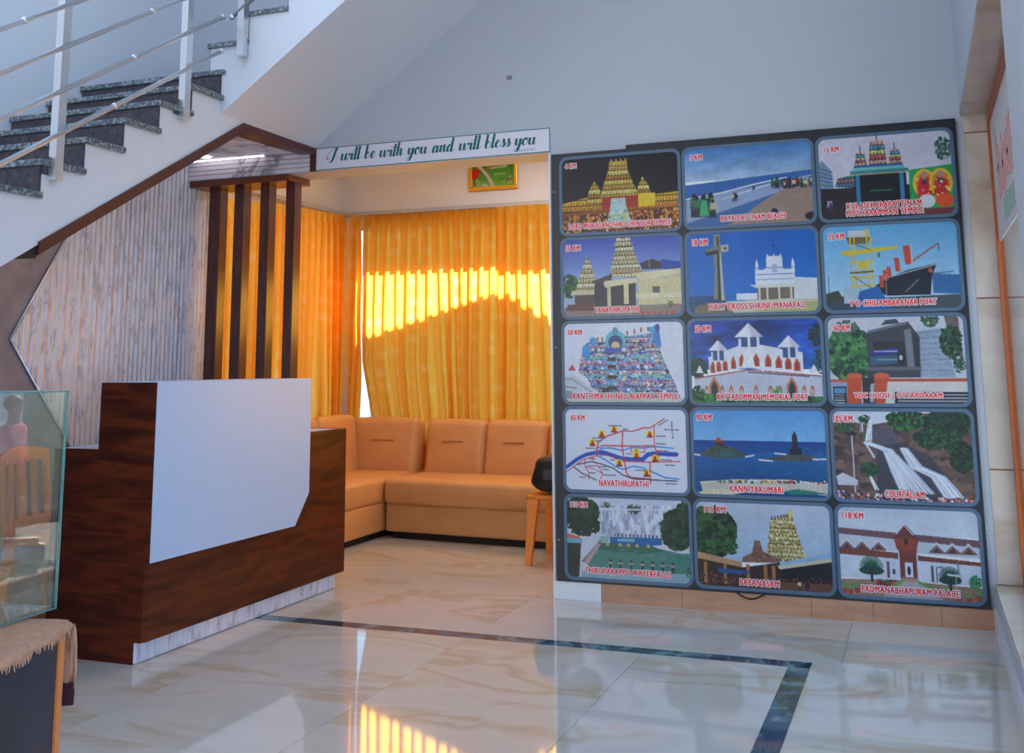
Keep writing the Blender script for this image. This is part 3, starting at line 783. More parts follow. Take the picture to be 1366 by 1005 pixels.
def art1(v):
    v.a[:] = v.c((18, 18, 26))
    Gd = [(232, 196, 90), (206, 160, 60), (240, 212, 120), (170, 120, 40)]
    v.rows([(.0, .60), (.16, .55), (.30, .50), (.66, .50), (.82, .54), (1, .52), (1, .70), (0, .72)], 3, [(236, 190, 40), (226, 170, 40), (200, 140, 40)])
    v.rows([(.34, .52), (.37, .36), (.41, .20), (.42, .08), (.57, .08), (.58, .22), (.62, .36), (.66, .52)], 7, Gd)
    v.rows([(.22, .62), (.24, .44), (.29, .32), (.34, .44), (.35, .62)], 5, Gd)
    v.rows([(.64, .60), (.66, .42), (.70, .30), (.75, .42), (.78, .58)], 5, Gd)
    for x in (.44, .48, .52, .56): v.E(x, .075, .01, .03, (190, 150, 70))
    v.R(.35, .54, .66, .74, (170, 52, 20)); v.P([(.66, .52), (.80, .52), (.80, .70), (.66, .72)], (240, 206, 40), .1)
    v.rows([(.0, .72), (1, .68), (1, .74), (0, .78)], 2, [(214, 120, 40), (160, 80, 30)])
    m = v.P([(0, .77), (1, .73), (1, 1), (0, 1)], (90, 44, 22), .5)
    v.S(m, 700, .008, [(220, 130, 50), (60, 30, 16), (250, 190, 90), (40, 20, 12), (200, 90, 30)], 2.2)
    for x in (.10, .22, .76, .88): v.R(x, .75, x+.025, .96, (214, 130, 60))
    v.P([(.43, .56), (.55, .56), (.56, .70), (.61, .93), (.38, .93), (.42, .70)], (186, 214, 214), .12)
    m = v.poly([(.42, .72), (.56, .72), (.61, .93), (.38, .93)]); v.S(m, 60, .01, [(60, 140, 120), (220, 240, 230), (120, 180, 150), (230, 200, 60)])
def art2(v):
    v.G(0, .42, (70, 130, 200), (176, 202, 232)); m = v.Y < .42
    v.cloud(m, .10)
    v.P([(0, .46), (1, .36), (1, 1), (0, 1)], (60, 110, 170)); v.P([(0, .46), (1, .36), (1, .40), (0, .62)], (50, 104, 176), .08)
    v.P([(0, .66), (1, .42), (1, .5), (0, .95)], (150, 170, 206), .06)
    v.L([(.0, .64), (.3, .58), (.55, .50), (.8, .44)], .012, (226, 234, 246)); v.L([(.3, .66), (.5, .58), (.7, .5)], .008, (214, 224, 240))
    v.P([(.45, .92), (.55, .78), (.75, .60), (1, .46), (1, 1), (.3, 1)], (160, 134, 124), .08)
    v.people(.66, 1.0, .56, 26, .11); v.people(.05, .27, .86, 12, .25, ((60, 170, 110), (50, 120, 90), (150, 60, 60), (190, 180, 150), (40, 70, 100)))
    v.P([(.13, .66), (.17, .66), (.19, .86), (.11, .86)], (60, 180, 110)); v.people(.38, .42, .70, 2, .1); v.people(.52, .56, .56, 2, .05)
    v.E(.70, .88, .03, .07, (40, 40, 50)); v.E(.98, .93, .05, .05, (30, 30, 40))
def art3(v):
    v.a[:] = v.c((214, 214, 232))
    v.P([(0, .34), (.02, .26), (.10, .40), (.11, .66), (0, .66)], (120, 150, 180), .2)
    for k in range(6): v.L([(.005, .36+k*.05), (.10, .42+k*.042)], .006, (60, 80, 110))
    v.rows([(.12, .60), (.14, .50), (.27, .46), (.27, .62)], 3, [(80, 130, 130), (140, 110, 110), (70, 120, 140)])
    v.R(.0, .62, 1, 1, (44, 34, 40)); m = v.poly([(0, .62), (1, .62), (1, 1), (0, 1)]); v.N(m, .5)
    v.R(.27, .46, .66, .95, (30, 26, 34)); v.R(.38, .66, .55, .68, (40, 110, 80))
    for x0, x1, y0 in ((.28, .37, .16), (.39, .52, .03), (.54, .63, .14)):
        v.rows([(x0-.005, .36), (x0+.012, y0+.04), (x1-.012, y0+.04), (x1+.005, .36)], 5, [(206, 160, 150), (90, 150, 170), (220, 200, 120), (180, 90, 100)], amp=.5)
        v.L([((x0+x1)/2, y0+.04), ((x0+x1)/2, y0-.03)], .008, (120, 90, 80))
    v.R(.27, .36, .64, .385, (40, 110, 180)); v.R(.26, .385, .65, .42, (120, 200, 190)); v.R(.24, .42, .68, .46, (70, 140, 150)); v.R(.24, .46, .68, .475, (220, 190, 120))
    v.R(.28, .475, .31, .86, (40, 130, 180)); v.R(.61, .475, .64, .86, (50, 140, 190))
    v.foliage(.94, .22, .07, .16, 40, ((60, 100, 90), (40, 80, 70), (90, 130, 110)))
    v.P([(.68, .45), (1, .41), (1, .93), (.68, .93)], (40, 170, 90))
    for cx in (.79, .91):
        v.E(cx, .62, .085, .17, (240, 206, 60)); v.E(cx, .62, .065, .13, (232, 150, 50)); v.E(cx, .70, .055, .17, (214, 50, 50)); v.E(cx, .52, .018, .05, (190, 150, 150)); v.E(cx, .60, .022, .035, (90, 60, 70))
        m = v.poly([(cx-.06, .55), (cx+.06, .55), (cx+.06, .85), (cx-.06, .85)]); v.S(m, 18, .01, [(250, 210, 80), (220, 60, 60), (240, 120, 140), (250, 240, 220)])
    v.E(.80, .83, .06, .08, (226, 226, 240)); v.E(.93, .83, .065, .08, (232, 90, 40)); v.R(.70, .92, 1, 1, (120, 60, 60))
    v.people(.05, .16, .92, 3, .16, ((170, 150, 220), (60, 60, 80)))
def art4(v):
    v.G(0, .55, (62, 84, 190), (150, 180, 228)); v.G(.55, 1, (150, 180, 228), (180, 190, 200))
    v.foliage(.06, .60, .09, .18, 60)
    v.P([(.66, .34), (.75, .29), (.86, .34), (.86, .42), (.68, .42)], (40, 44, 60)); v.P([(.83, .30), (1, .34), (1, .45), (.84, .42)], (30, 70, 170)); v.L([(.74, .28), (.74, .4)], .006, (200, 200, 210))
    Cc = [(226, 208, 160), (206, 186, 140), (236, 222, 184), (190, 168, 120)]
    v.rows([(.10, .70), (.14, .50), (.19, .30), (.215, .21), (.24, .30), (.28, .50), (.30, .68)], 8, Cc)
    v.rows([(.40, .50), (.43, .30), (.46, .12), (.48, .02), (.58, .02), (.61, .14), (.65, .34), (.68, .46), (.68, .52)], 9, Cc)
    v.rows([(.44, .12), (.47, .0), (.58, .0), (.60, .12)], 2, [(232, 220, 190), (214, 196, 150)])
    v.E(.525, .0, .025, .02, (220, 50, 40))
    v.P([(.25, .55), (.42, .46), (.42, .60), (.30, .62)], (70, 62, 60)); v.R(.28, .58, .62, .88, (50, 44, 50))
    v.P([(.36, .55), (.64, .52), (.64, .58), (.34, .64)], (232, 220, 176)); v.P([(.60, .46), (1, .42), (1, .49), (.66, .56)], (232, 222, 176), .05)
    v.P([(.64, .56), (1, .50), (1, 1), (.64, 1)], (222, 210, 158), .1); v.R(.76, .64, .82, .78, (90, 100, 90)); v.P([(.62, .72), (1, .72), (1, .78), (.62, .78)], (236, 228, 190), .1)
    v.P([(.08, .66), (.28, .66), (.30, .72), (.06, .72)], (214, 200, 160)); v.R(.10, .72, .28, .90, (90, 70, 64)); v.R(.52, .60, .56, .85, (226, 214, 170)); v.R(.38, .62, .41, .88, (220, 206, 160)); v.R(.27, .6, .36, .8, (40, 36, 60))
    v.P([(0, .88), (1, .86), (1, 1), (0, 1)], (150, 130, 120), .2); v.P([(.04, .84), (.28, .84), (.30, .92), (.02, .92)], (110, 66, 56), .2)
    for k in range(6): v.R(.66+k*.05, .95, .68+k*.05, 1, (200, 50, 40)); 
    v.foliage(.90, .86, .03, .06, 10)
def art5(v):
    v.G(0, 1, (0, 100, 200), (10, 120, 210)); v.P([(0, .78), (.30, .78), (.30, 1), (0, 1)], (20, 80, 130))
    v.P([(.04, .99), (.06, .90), (.18, .86), (.33, .88), (.40, 1)], (130, 110, 90), .3)
    v.P([(.20, .82), (.22, .42), (.21, .42), (.215, 0.02), (.265, 0.02), (.27, .40), (.275, .70), (.30, .84)], (140, 140, 130)); v.P([(.235, .84), (.24, .05), (.255, .05), (.26, .84)], (50, 56, 50)); v.P([(.26, .84), (.258, .2), (.27, .2), (.285, .84)], (196, 196, 186))
    v.P([(.15, .20), (.33, .15), (.33, .24), (.15, .29)], (120, 124, 118)); v.P([(.15, .24), (.25, .22), (.25, .26), (.15, .29)], (40, 46, 44)); v.P([(.27, .16), (.33, .15), (.33, .24), (.27, .25)], (180, 180, 170)); v.E(.305, .2, .01, .016, (40, 40, 40))
    W = (232, 238, 248)
    v.P([(.82, .58), (1, .60), (1, .86), (.82, .84)], (222, 228, 236), .04); v.R(.38, .76, .55, .84, W)
    v.R(.53, .48, .83, .70, W); v.P([(.58, .50), (.62, .46), (.625, .32), (.73, .32), (.74, .46), (.78, .52), (.78, .60), (.58, .60)], W)
    for x in (.545, .63, .68, .73, .82): v.P([(x-.014, .52), (x-.012, .36 if .6 < x < .75 else .42), (x, .28 if .6 < x < .75 else .34), (x+.012, .36 if .6 < x < .75 else .42), (x+.014, .52)], W)
    for y in (.46, .54, .60): v.L([(.54, y), (.82, y)], .006, (90, 130, 210))
    v.P([(.66, .42), (.70, .42), (.70, .52), (.66, .52)], (170, 190, 225)); v.L([(.68, .26), (.68, .15)], .007, (40, 60, 100)); v.L([(.66, .19), (.70, .19)], .007, (40, 60, 100))
    v.P([(.48, .66), (.86, .66), (.83, .70), (.53, .70)], (226, 226, 220)); v.R(.54, .70, .82, .86, (120, 110, 96))
    for x in (.55, .61, .70, .79): v.R(x, .70, x+.015, .87, (220, 214, 196))
    v.P([(.28, .87), (1, .84), (1, 1), (.36, 1)], (206, 200, 168), .06); v.P([(.6, .9), (1, .88), (1, 1), (.5, 1)], (180, 186, 120), .1); v.L([(.3, .86), (.98, .84)], .01, (224, 220, 206))
def art6(v):
    v.G(0, 1, (100, 180, 236), (190, 220, 242)); v.P([(.80, .60), (1, .62), (1, .84), (.8, .82)], (50, 110, 170), .06); v.L([(.8, .6), (.95, .58)], .01, (90, 120, 140))
    Yl = (222, 196, 60); Dk = (110, 96, 40)
    v.R(.20, .06, .36, .14, (210, 214, 214)); v.P([(.18, .14), (.37, .14), (.34, .22), (.20, .22)], (120, 110, 60))
    v.P([(.13, .30), (.56, .26), (.57, .29), (.35, .33), (.15, .36)], Yl)
    for x in (.21, .24, .335, .365): v.L([(x, .14), (x, .78)], .012, Yl)
    for y in (.44, .56, .62, .72): v.L([(.20, y), (.37, y-.01)], .014, Dk if y == .56 else Yl)
    v.R(.26, .42, .34, .52, Yl); v.L([(.22, .2), (.36, .3)], .006, Dk); v.L([(.22, .6), (.35, .74)], .006, Dk); v.L([(.34, .05), (.34, .14)], .02, Yl); v.E(.42, .36, .01, .03, Dk)
    v.P([(.38, .72), (.46, .64), (.62, .55), (.84, .48), (.80, .62), (.78, .84), (.46, .84), (.40, .78)], (26, 34, 46)); v.L([(.47, .63), (.84, .49)], .008, (180, 190, 200))
    for x, y, w, h in ((.41, .60, .03, .14), (.44, .54, .03, .12), (.47, .50, .03, .12), (.53, .40, .035, .16), (.60, .26, .05, .22)): v.P([(x, y), (x+w, y), (x+w*1.2, y+h), (x+w*.2, y+h)], (206, 76, 50))
    v.L([(.67, .44), (.85, .26)], .012, (190, 80, 60)); v.L([(.66, .52), (.66, .24)], .008, (200, 200, 210)); v.L([(.86, .25), (.86, .34)], .004, (60, 60, 60)); v.E(.79, .56, .015, .03, (210, 90, 50)); v.L([(.7, .66), (.6, .80)], .004, (200, 205, 210))
    v.P([(0, .84), (.30, .82), (.40, .74), (.42, 1), (0, 1)], (50, 70, 90), .2); v.P([(.14, .74), (.30, .74), (.30, .90), (.14, .92)], (170, 196, 216)); v.P([(.26, .78), (.40, .72), (.50, 1), (.22, 1)], (30, 100, 180), .1)
    v.P([(.45, .86), (1, .84), (1, 1), (.5, 1)], (70, 84, 90), .2); v.L([(.46, .60), (.46, .84)], .006, (190, 190, 190)); v.L([(.03, .60), (.03, .8)], .005, (80, 90, 110)); v.P([(0, .80), (.10, .76), (.14, .88), (0, .92)], (60, 66, 60), .2)
def art7(v):
    v.a[:] = v.c((228, 232, 246))
    B = [(110, 190, 226), (90, 130, 210), (214, 150, 180), (120, 200, 190), (226, 206, 150), (150, 120, 190), (200, 90, 120)]
    shp = [(.26, .94), (.20, .70), (.12, .62), (.14, .48), (.17, .30), (.20, .25), (.36, .24), (.40, .15), (.50, .13), (.53, .18), (.75, .14), (.80, .22), (.82, .42), (.87, .60), (.92, .76), (.96, .94)]
    v.rows(shp, 12, [(150, 200, 220), (190, 170, 200), (120, 180, 210), (200, 190, 170)], amp=.3)
    m = v.poly(shp); v.S(m, 900, .011, B+[(40, 60, 120), (60, 40, 60), (240, 240, 250), (30, 90, 160)], 1.6)
    for k in range(9):
        y = .30+k*.073; w_ = v.poly(shp) & (np.abs(v.Y-y-.006*np.sin(v.X*40)) < .006); v.a[w_] = v.c([(206, 110, 150), (60, 80, 150), (100, 210, 200)][k % 3])
    v.E(.44, .22, .085, .12, (90, 190, 210)); v.E(.44, .25, .06, .09, (40, 60, 130)); v.E(.44, .29, .035, .05, (220, 200, 140)); v.E(.44, .11, .025, .05, (80, 150, 170)); v.R(.35, .32, .49, .38, (50, 90, 190))
    v.E(.19, .36, .035, .09, (40, 150, 220)); v.E(.25, .23, .03, .05, (60, 160, 220)); v.P([(.76, .05), (.80, .04), (.82, .30), (.78, .34), (.75, .20)], (50, 130, 200)); v.E(.745, .10, .03, .04, (60, 170, 220)); v.E(.79, .08, .02, .05, (70, 70, 150))
    for x, y in ((.29, .21), (.33, .21), (.54, .14), (.60, .12), (.655, .10), (.715, .09)): v.E(x, y, .008, .035, (170, 90, 80))
    for y in (.44, .53, .66, .80): v.R(.37, y, .44, y+.045, (40, 26, 36)); 
    for y in (.49, .60, .73): v.P([(.35, y), (.46, y), (.45, y+.03), (.36, y+.03)], (80, 190, 230))
    v.R(.32, .82, .38, .90, (40, 40, 60)); v.R(.27, .78, .43, .80, (60, 150, 180))
    v.P([(0, .68), (.06, .64), (.28, .86), (.28, .95), (0, .95)], (206, 210, 222)); v.L([(0, .72), (.06, .70), (.26, .90)], .01, (140, 146, 160)); v.L([(0, .80), (.10, .82)], .01, (120, 124, 140)); v.P([(0, .84), (.20, .92), (.2, 1), (0, 1)], (150, 156, 172), .1)
    v.P([(.03, .60), (.07, .52), (.10, .60)], (190, 70, 90)); v.P([(0, .95), (1, .95), (1, 1), (0, 1)], (200, 206, 190), .1)
def art8(v):
    v.G(0, .6, (16, 60, 150), (40, 100, 190)); m = v.Y < .6; v.cloud(m, .35)
    v.foliage(.06, .58, .08, .14, 50, ((20, 50, 40), (30, 70, 50))); v.foliage(.97, .20, .07, .16, 50, ((20, 40, 50), (30, 56, 50))); v.foliage(.98, .50, .05, .2, 40)
    W = (232, 234, 244); W2 = (206, 210, 226)
    v.P([(.03, .70), (.45, .60), (1, .68), (1, 1), (.03, 1)], W2)
    for k in range(9): v.L([(.03, .73+k*.03), (.45, .645+k*.035), (1, .71+k*.03)], .003, (180, 186, 206))
    for x in np.linspace(.05, .98, 26): v.L([(x, .7), (x, .95)], .002, (188, 194, 212))
    v.P([(.14, .45), (.37, .32), (.46, .28), (.86, .40), (.86, .66), (.45, .58), (.15, .64)], W)
    v.L([(.03, .705), (.45, .605), (.985, .68)], .010, (170, 80, 70)); v.L([(.45, .63), (.9, .685)], .008, (60, 50, 70))
    for x, y in ((.175, .58), (.22, .565), (.27, .55), (.335, .53), (.40, .5), (.51, .50), (.60, .51), (.68, .525), (.75, .54), (.815, .56)):
        s_ = .020 if x < .45 else .026
        v.P([(x-s_, y+.06), (x-s_, y-.02), (x, y-.10), (x+s_, y-.02), (x+s_, y+.06)], (200, 92, 60)); v.P([(x-s_*.5, y+.06), (x-s_*.5, y), (x, y-.06), (x+s_*.5, y), (x+s_*.5, y+.06)], (160, 60, 40))
    for x in (.197, .245, .30, .365, .555, .64, .715, .785): v.L([(x, .44), (x, .62)], .012, W)
    for cx, cy, s_ in ((.22, .33, .07), (.46, .17, .10), (.76, .30, .08)):
        v.R(cx-s_*.8, cy, cx+s_*.8, cy+.16, (60, 90, 140)); v.R(cx-s_*.8, cy+.06, cx-s_*.6, cy+.17, W); v.R(cx+s_*.6, cy+.0, cx+s_*.8, cy+.17, W); v.R(cx-s_*.1, cy, cx+s_*.1, cy+.17, W)
        v.P([(cx-s_*1.1, cy+.04), (cx, cy-s_*1.3), (cx+s_*1.1, cy+.04)], (240, 240, 248)); v.P([(cx, cy-s_*1.3), (cx+s_*1.1, cy+.04), (cx+.2*s_, cy+.04)], (206, 208, 224))
    v.P([(.40, .56), (.42, .42), (.45, .34), (.48, .42), (.50, .56)], (244, 244, 250), .1); v.P([(.04, .64), (.07, .54), (.10, .64)], W); v.P([(.90, .64), (.94, .54), (.97, .64)], W)
    for x in (.18, .77):
        v.P([(x-.04, .92), (x-.04, .78), (x, .68), (x+.04, .78), (x+.04, .92)], (206, 130, 90)); v.P([(x-.025, .92), (x-.025, .80), (x, .73), (x+.025, .80), (x+.025, .92)], (60, 60, 60))
    for x in (.12, .24, .31, .39, .50, .61, .68, .86, .92): v.P([(x-.015, .9), (x-.015, .82), (x, .78), (x+.015, .82), (x+.015, .9)], (196, 110, 80)); v.E(x, .86, .008, .03, (220, 206, 206))
    m = v.poly([(0, .84), (.1, .88), (.3, .92), (.6, .91), (.8, .90), (1, .92), (1, 1), (0, 1)]); v.a[m] = v.c((50, 110, 60)); v.S(m, 120, .015, [(30, 90, 40), (80, 150, 70), (40, 120, 60), (24, 60, 30)]); v.foliage(.66, .86, .04, .07, 20, ((60, 140, 70), (90, 170, 90))); v.foliage(.05, .88, .06, .1, 30)
def art9(v):
    v.a[:] = v.c((206, 208, 222)); v.foliage(.16, .42, .20, .36, 200, ((40, 90, 50), (60, 120, 66), (90, 150, 80), (24, 60, 40))); v.foliage(.14, .12, .10, .10, 40, ((90, 120, 100), (60, 100, 80))); v.foliage(.76, .04, .07, .10, 30, ((70, 110, 80), (50, 80, 60)))
    v.P([(.64, .18), (.84, .14), (.92, .70), (.66, .70)], (150, 166, 186), .12); 
    for k in range(8): v.L([(.65, .2+k*.06), (.9, .17+k*.065)], .004, (100, 116, 136))
    v.P([(.86, .0), (.96, .0), (.98, .5), (.90, .3)], (110, 96, 96), .2); v.foliage(.90, .30, .09, .22, 90, ((30, 60, 40), (50, 90, 60), (20, 40, 30))); v.foliage(.95, .55, .05, .12, 40, ((30, 60, 40), (50, 90, 60)))
    v.P([(.28, .20), (.36, .14), (.60, .06), (.68, .24), (.67, .70), (.28, .70), (.30, .52)], (62, 66, 74), .12); v.P([(.40, .10), (.44, .04), (.52, .03), (.54, .08)], (70, 74, 84)); v.P([(.30, .19), (.58, .10), (.61, .06), (.30, .16)], (110, 116, 126))
    v.R(.34, .28, .57, .56, (46, 44, 48)); v.P([(.57, .16), (.62, .14), (.63, .60), (.58, .60)], (120, 128, 138)); v.P([(.63, .2), (.67, .26), (.67, .6), (.64, .6)], (50, 46, 52))
    v.P([(.33, .39), (.52, .36), (.52, .42), (.33, .45)], (50, 50, 150)); v.P([(.31, .46), (.51, .44), (.51, .54), (.31, .56)], (50, 96, 120)); v.P([(.51, .43), (.56, .42), (.56, .52), (.51, .53)], (20, 24, 30)); v.E(.535, .475, .013, .03, (200, 206, 216))
    for x in np.linspace(.345, .505, 14): v.L([(x, .405), (x+.006, .395)], .006, (220, 220, 240))
    for x in np.linspace(.36, .5, 12): v.L([(x, .50), (x+.006, .49)], .006, (170, 190, 200))
    v.P([(.28, .58), (.68, .58), (.68, .62), (.28, .62)], (100, 104, 112)); v.R(.0, .72, .14, .76, (214, 90, 50)); v.R(0, .75, .14, 1, (150, 170, 200)); v.R(.02, .80, .12, 1, (40, 46, 60)); v.R(.03, .82, .11, .88, (90, 150, 200))
    for k in range(4): v.L([(.03, .90+k*.03), (.1, .90+k*.03)], .006, (200, 206, 216))
    for x in (.13, .33): v.P([(x, .68), (x+.11, .68), (x+.10, 1), (x-.01, 1)], (206, 80, 40)); v.E(x+.055, .68, .058, .035, (220, 100, 56))
    v.R(.24, .7, .33, 1, (50, 40, 44)); v.P([(.43, .72), (1, .70), (1, 1), (.40, 1)], (214, 210, 206)); v.R(.42, .71, 1, .745, (190, 80, 50)); v.R(.47, .86, 1, 1, (40, 44, 54))
    for y in (.895, .93, .965):
        for x in np.linspace(.5, .98, 30): v.L([(x, y), (x+.008, y)], .009, (190, 194, 206))
    v.P([(.30, .78), (.33, .76), (.32, .98), (.29, .98)], (170, 176, 190))
def art10(v):
    v.a[:] = v.c((226, 232, 248)); Rd = (214, 50, 60); Bl = (30, 80, 190); Lb = (70, 150, 226); Bk = (50, 54, 70)
    f = lambda p: [(x/1366*1.02-.005, (y-30)/900) for x, y in p]
    v.L(f([(20, 680), (140, 590), (240, 540), (350, 515)]), .030, Bl); v.L(f([(380, 512), (440, 512), (500, 530), (640, 575), (760, 580), (870, 575), (920, 525), (980, 512), (1230, 515)]), .034, Bl)
    v.L(f([(370, 500), (420, 465), (520, 460), (640, 485), (760, 450), (900, 450), (1000, 435), (1200, 450)]), .012, Lb); v.L(f([(390, 560), (470, 600), (560, 660), (650, 690), (760, 655), (860, 665), (980, 715), (1100, 765), (1250, 778)]), .012, Lb)
    v.L(f([(20, 730), (100, 670), (200, 600), (350, 550), (480, 540), (640, 600), (900, 605), (1270, 590)]), .008, Rd); v.L(f([(360, 470), (380, 400), (480, 330), (600, 290), (660, 268), (760, 275), (880, 235), (960, 232), (1110, 135)]), .010, Rd)
    v.L(f([(655, 270), (645, 440), (665, 600), (690, 740), (730, 775), (940, 785)]), .010, Rd); v.L(f([(360, 470), (430, 435), (740, 435), (1000, 425), (1000, 200)]), .009, Rd); v.L(f([(1000, 425), (1010, 480), (1075, 480)]), .008, Rd); v.L(f([(1040, 480), (1040, 600)]), .008, Rd); v.L(f([(945, 605), (945, 830)]), .009, Rd); v.L(f([(745, 435), (745, 500), (890, 500), (890, 430)]), .008, Rd); v.L(f([(360, 470), (365, 550)]), .012, Rd)
    v.L(f([(140, 650), (300, 615), (420, 640), (540, 680), (640, 750), (760, 790), (1230, 800)]), .009, Bk); v.L(f([(100, 680), (200, 750), (350, 815)]), .009, Bk)
    for q in ([(225, 600), (230, 680), (270, 740), (270, 810)], [(230, 670), (340, 700), (430, 745), (390, 810)], [(330, 610), (400, 700), (420, 750)], [(315, 560), (318, 610)]): v.L(f(q), .006, Rd)
    for x, y in ((560, 250), (420, 305), (315, 405), (950, 300), (800, 500), (800, 530), (1000, 562), (610, 620), (905, 725)):
        X_, Y_ = f([(x, y)])[0]; v.E(X_, Y_, .030, .045, (250, 226, 40)); v.P([(X_-.02, Y_+.035), (X_-.006, Y_-.03), (X_+.006, Y_-.03), (X_+.02, Y_+.035)], (206, 40, 40)); v.L([(X_-.02, Y_+.035), (X_+.02, Y_+.035)], .012, (120, 20, 30))
    for x, y, n in ((500, 215, 10), (320, 355, 9), (350, 385, 5), (240, 468, 7), (1020, 322, 7), (1020, 405, 7), (1090, 480, 4), (1060, 577, 8), (1110, 632, 7), (510, 590, 4), (780, 695, 8), (690, 520, 4), (1110, 830, 8), (160, 788, 5), (440, 757, 9), (260, 662, 6), (380, 668, 6), (420, 697, 5), (275, 738, 5), (660, 250, 4), (280, 583, 5)):
        for k in range(n): v.L(f([(x+k*15, y-3), (x+k*15+8, y+4)]), .006, (60, 60, 76))
    v.L(f([(1050, 205), (1150, 145)]), .008, (90, 90, 104)); v.L(f([(1120, 250), (1260, 250)]), .005, (60, 60, 76)); v.L(f([(1190, 170), (1195, 340)]), .005, (60, 60, 76))
    for p in ((1190, 170), (1190, 210), (1200, 335), (1250, 250), (1120, 250)): X_, Y_ = f([p])[0]; v.E(X_, Y_, .006, .012, (70, 70, 90))
def art11(v):
    v.G(0, .36, (90, 160, 230), (130, 190, 240)); v.G(.36, .5, (10, 70, 150), (20, 84, 160)); v.G(.5, 1, (30, 104, 170), (14, 74, 130)); m = v.Y > .4; v.S(m, 150, .03, [(24, 90, 160), (36, 110, 176), (16, 78, 148)], .25)
    v.P([(.01, .52), (.08, .49), (.16, .42), (.28, .43), (.36, .48), (.42, .52), (.36, .56), (.16, .57), (.06, .55)], (70, 84, 80), .4); v.P([(.20, .50), (.30, .48), (.33, .53), (.22, .55)], (50, 110, 110)); v.P([(.17, .43), (.17, .38), (.20, .33), (.23, .38), (.23, .43)], (60, 50, 56)); v.P([(.165, .38), (.195, .32), (.235, .38)], (190, 70, 50))
    v.P([(.54, .57), (.66, .53), (.74, .50), (.86, .51), (.93, .54), (.86, .58), (.70, .59)], (80, 84, 80), .4); v.P([(.73, .51), (.73, .44), (.75, .43), (.75, .30), (.77, .24), (.79, .30), (.79, .42), (.82, .44), (.82, .51)], (34, 38, 54), .2)
    for a, b in (((.0, .53), (.05, .54)), ((.40, .55), (.46, .53)), ((.90, .56), (1, .555)), ((.5, .58), (.6, .59)), ((.62, .5), (.7, .51))): v.L([a, b], .012, (220, 232, 244))
    v.P([(.05, .87), (.3, .83), (.7, .81), (1, .84), (1, .97), (.7, .93), (.3, .95), (.06, .97)], (206, 200, 190), .1); v.L([(.05, .86), (.3, .825), (.7, .81), (1, .84)], .014, (230, 224, 210))
    m = v.poly([(.15, .83), (.98, .80), (.98, .84), (.15, .86)]); v.S(m, 60, .010, [(200, 50, 50), (240, 240, 240), (60, 60, 80), (230, 190, 90), (40, 110, 80)])
    v.P([(.03, .97), (.18, .93), (.4, .95), (.3, .99), (.05, 1)], (226, 220, 190), .15); v.P([(.68, .93), (.78, .90), (.92, .93), (1, .95), (.72, .97)], (40, 130, 110), .2); v.L([(.8, .8), (.8, .92)], .005, (220, 220, 230))
def art12(v):
    v.a[:] = v.c((110, 86, 76)); m = np.ones((v.h, v.w), bool); v.S(m, 500, .04, [(90, 70, 60), (130, 100, 84), (70, 58, 56), (104, 82, 72), (120, 94, 80)], .8)
    v.P([(0, 0), (1, 0), (1, .03), (.60, .02), (.42, .12), (.28, .16), (.12, .12), (0, .10)], (214, 220, 236)); v.foliage(.24, .10, .05, .06, 30); v.foliage(.54, .10, .16, .13, 120); v.foliage(.84, .12, .2, .16, 160, ((20, 54, 34), (30, 74, 44), (14, 38, 28))); v.foliage(.76, .30, .2, .14, 140, ((20, 60, 40), (40, 100, 60), (14, 44, 30))); v.foliage(.92, .5, .1, .2, 90, ((20, 50, 34), (34, 74, 46), (14, 34, 26))); v.foliage(.10, .20, .1, .06, 40); v.foliage(.24, .30, .06, .05, 20)
    v.P([(.29, .20), (.42, .18), (.50, .34), (.40, .40), (.29, .38)], (90, 86, 100), .15); v.P([(.32, .40), (.5, .36), (.70, .5), (.85, .8), (.85, 1), (.3, 1)], (66, 62, 74), .2); v.foliage(.26, .66, .08, .09, 60, ((30, 70, 44), (50, 100, 60), (20, 50, 34)))
    Wt = [(226, 232, 244), (200, 208, 228), (180, 190, 214), (240, 244, 250)]
    def fall(pts, w, n):
        for k in range(n):
            o_ = v.r.uniform(-w, w); v.L([(x+o_*(.5+i/len(pts)), y+v.r.uniform(-.01, .01)) for i, (x, y) in enumerate(pts)], v.r.uniform(.004, .010), Wt[v.r.randint(4)])
    fall([(.285, .10), (.27, .22), (.26, .34)], .022, 12); fall([(.22, .14), (.215, .24)], .012, 5); fall([(.25, .36), (.40, .44), (.46, .66), (.52, .86)], .05, 40); fall([(.52, .42), (.60, .62), (.75, .72), (.85, .94)], .06, 45); fall([(.40, .44), (.52, .66), (.64, .90)], .06, 30); fall([(.26, .74), (.30, .88)], .016, 6); fall([(.24, .37), (.30, .52)], .012, 6)
    v.L([(.14, .28), (.145, .92)], .010, (200, 204, 220)); v.E(.14, .26, .04, .02, (40, 36, 50)); v.P([(.01, .74), (.06, .70), (.17, .78), (.16, .84), (.02, .84)], (210, 210, 226))
    m = v.poly([(0, .90), (.35, .92), (.9, .95), (1, .96), (1, 1), (0, 1)]); v.S(m, 200, .010, [(210, 60, 60), (240, 240, 246), (60, 80, 140), (40, 40, 50), (230, 160, 150)])
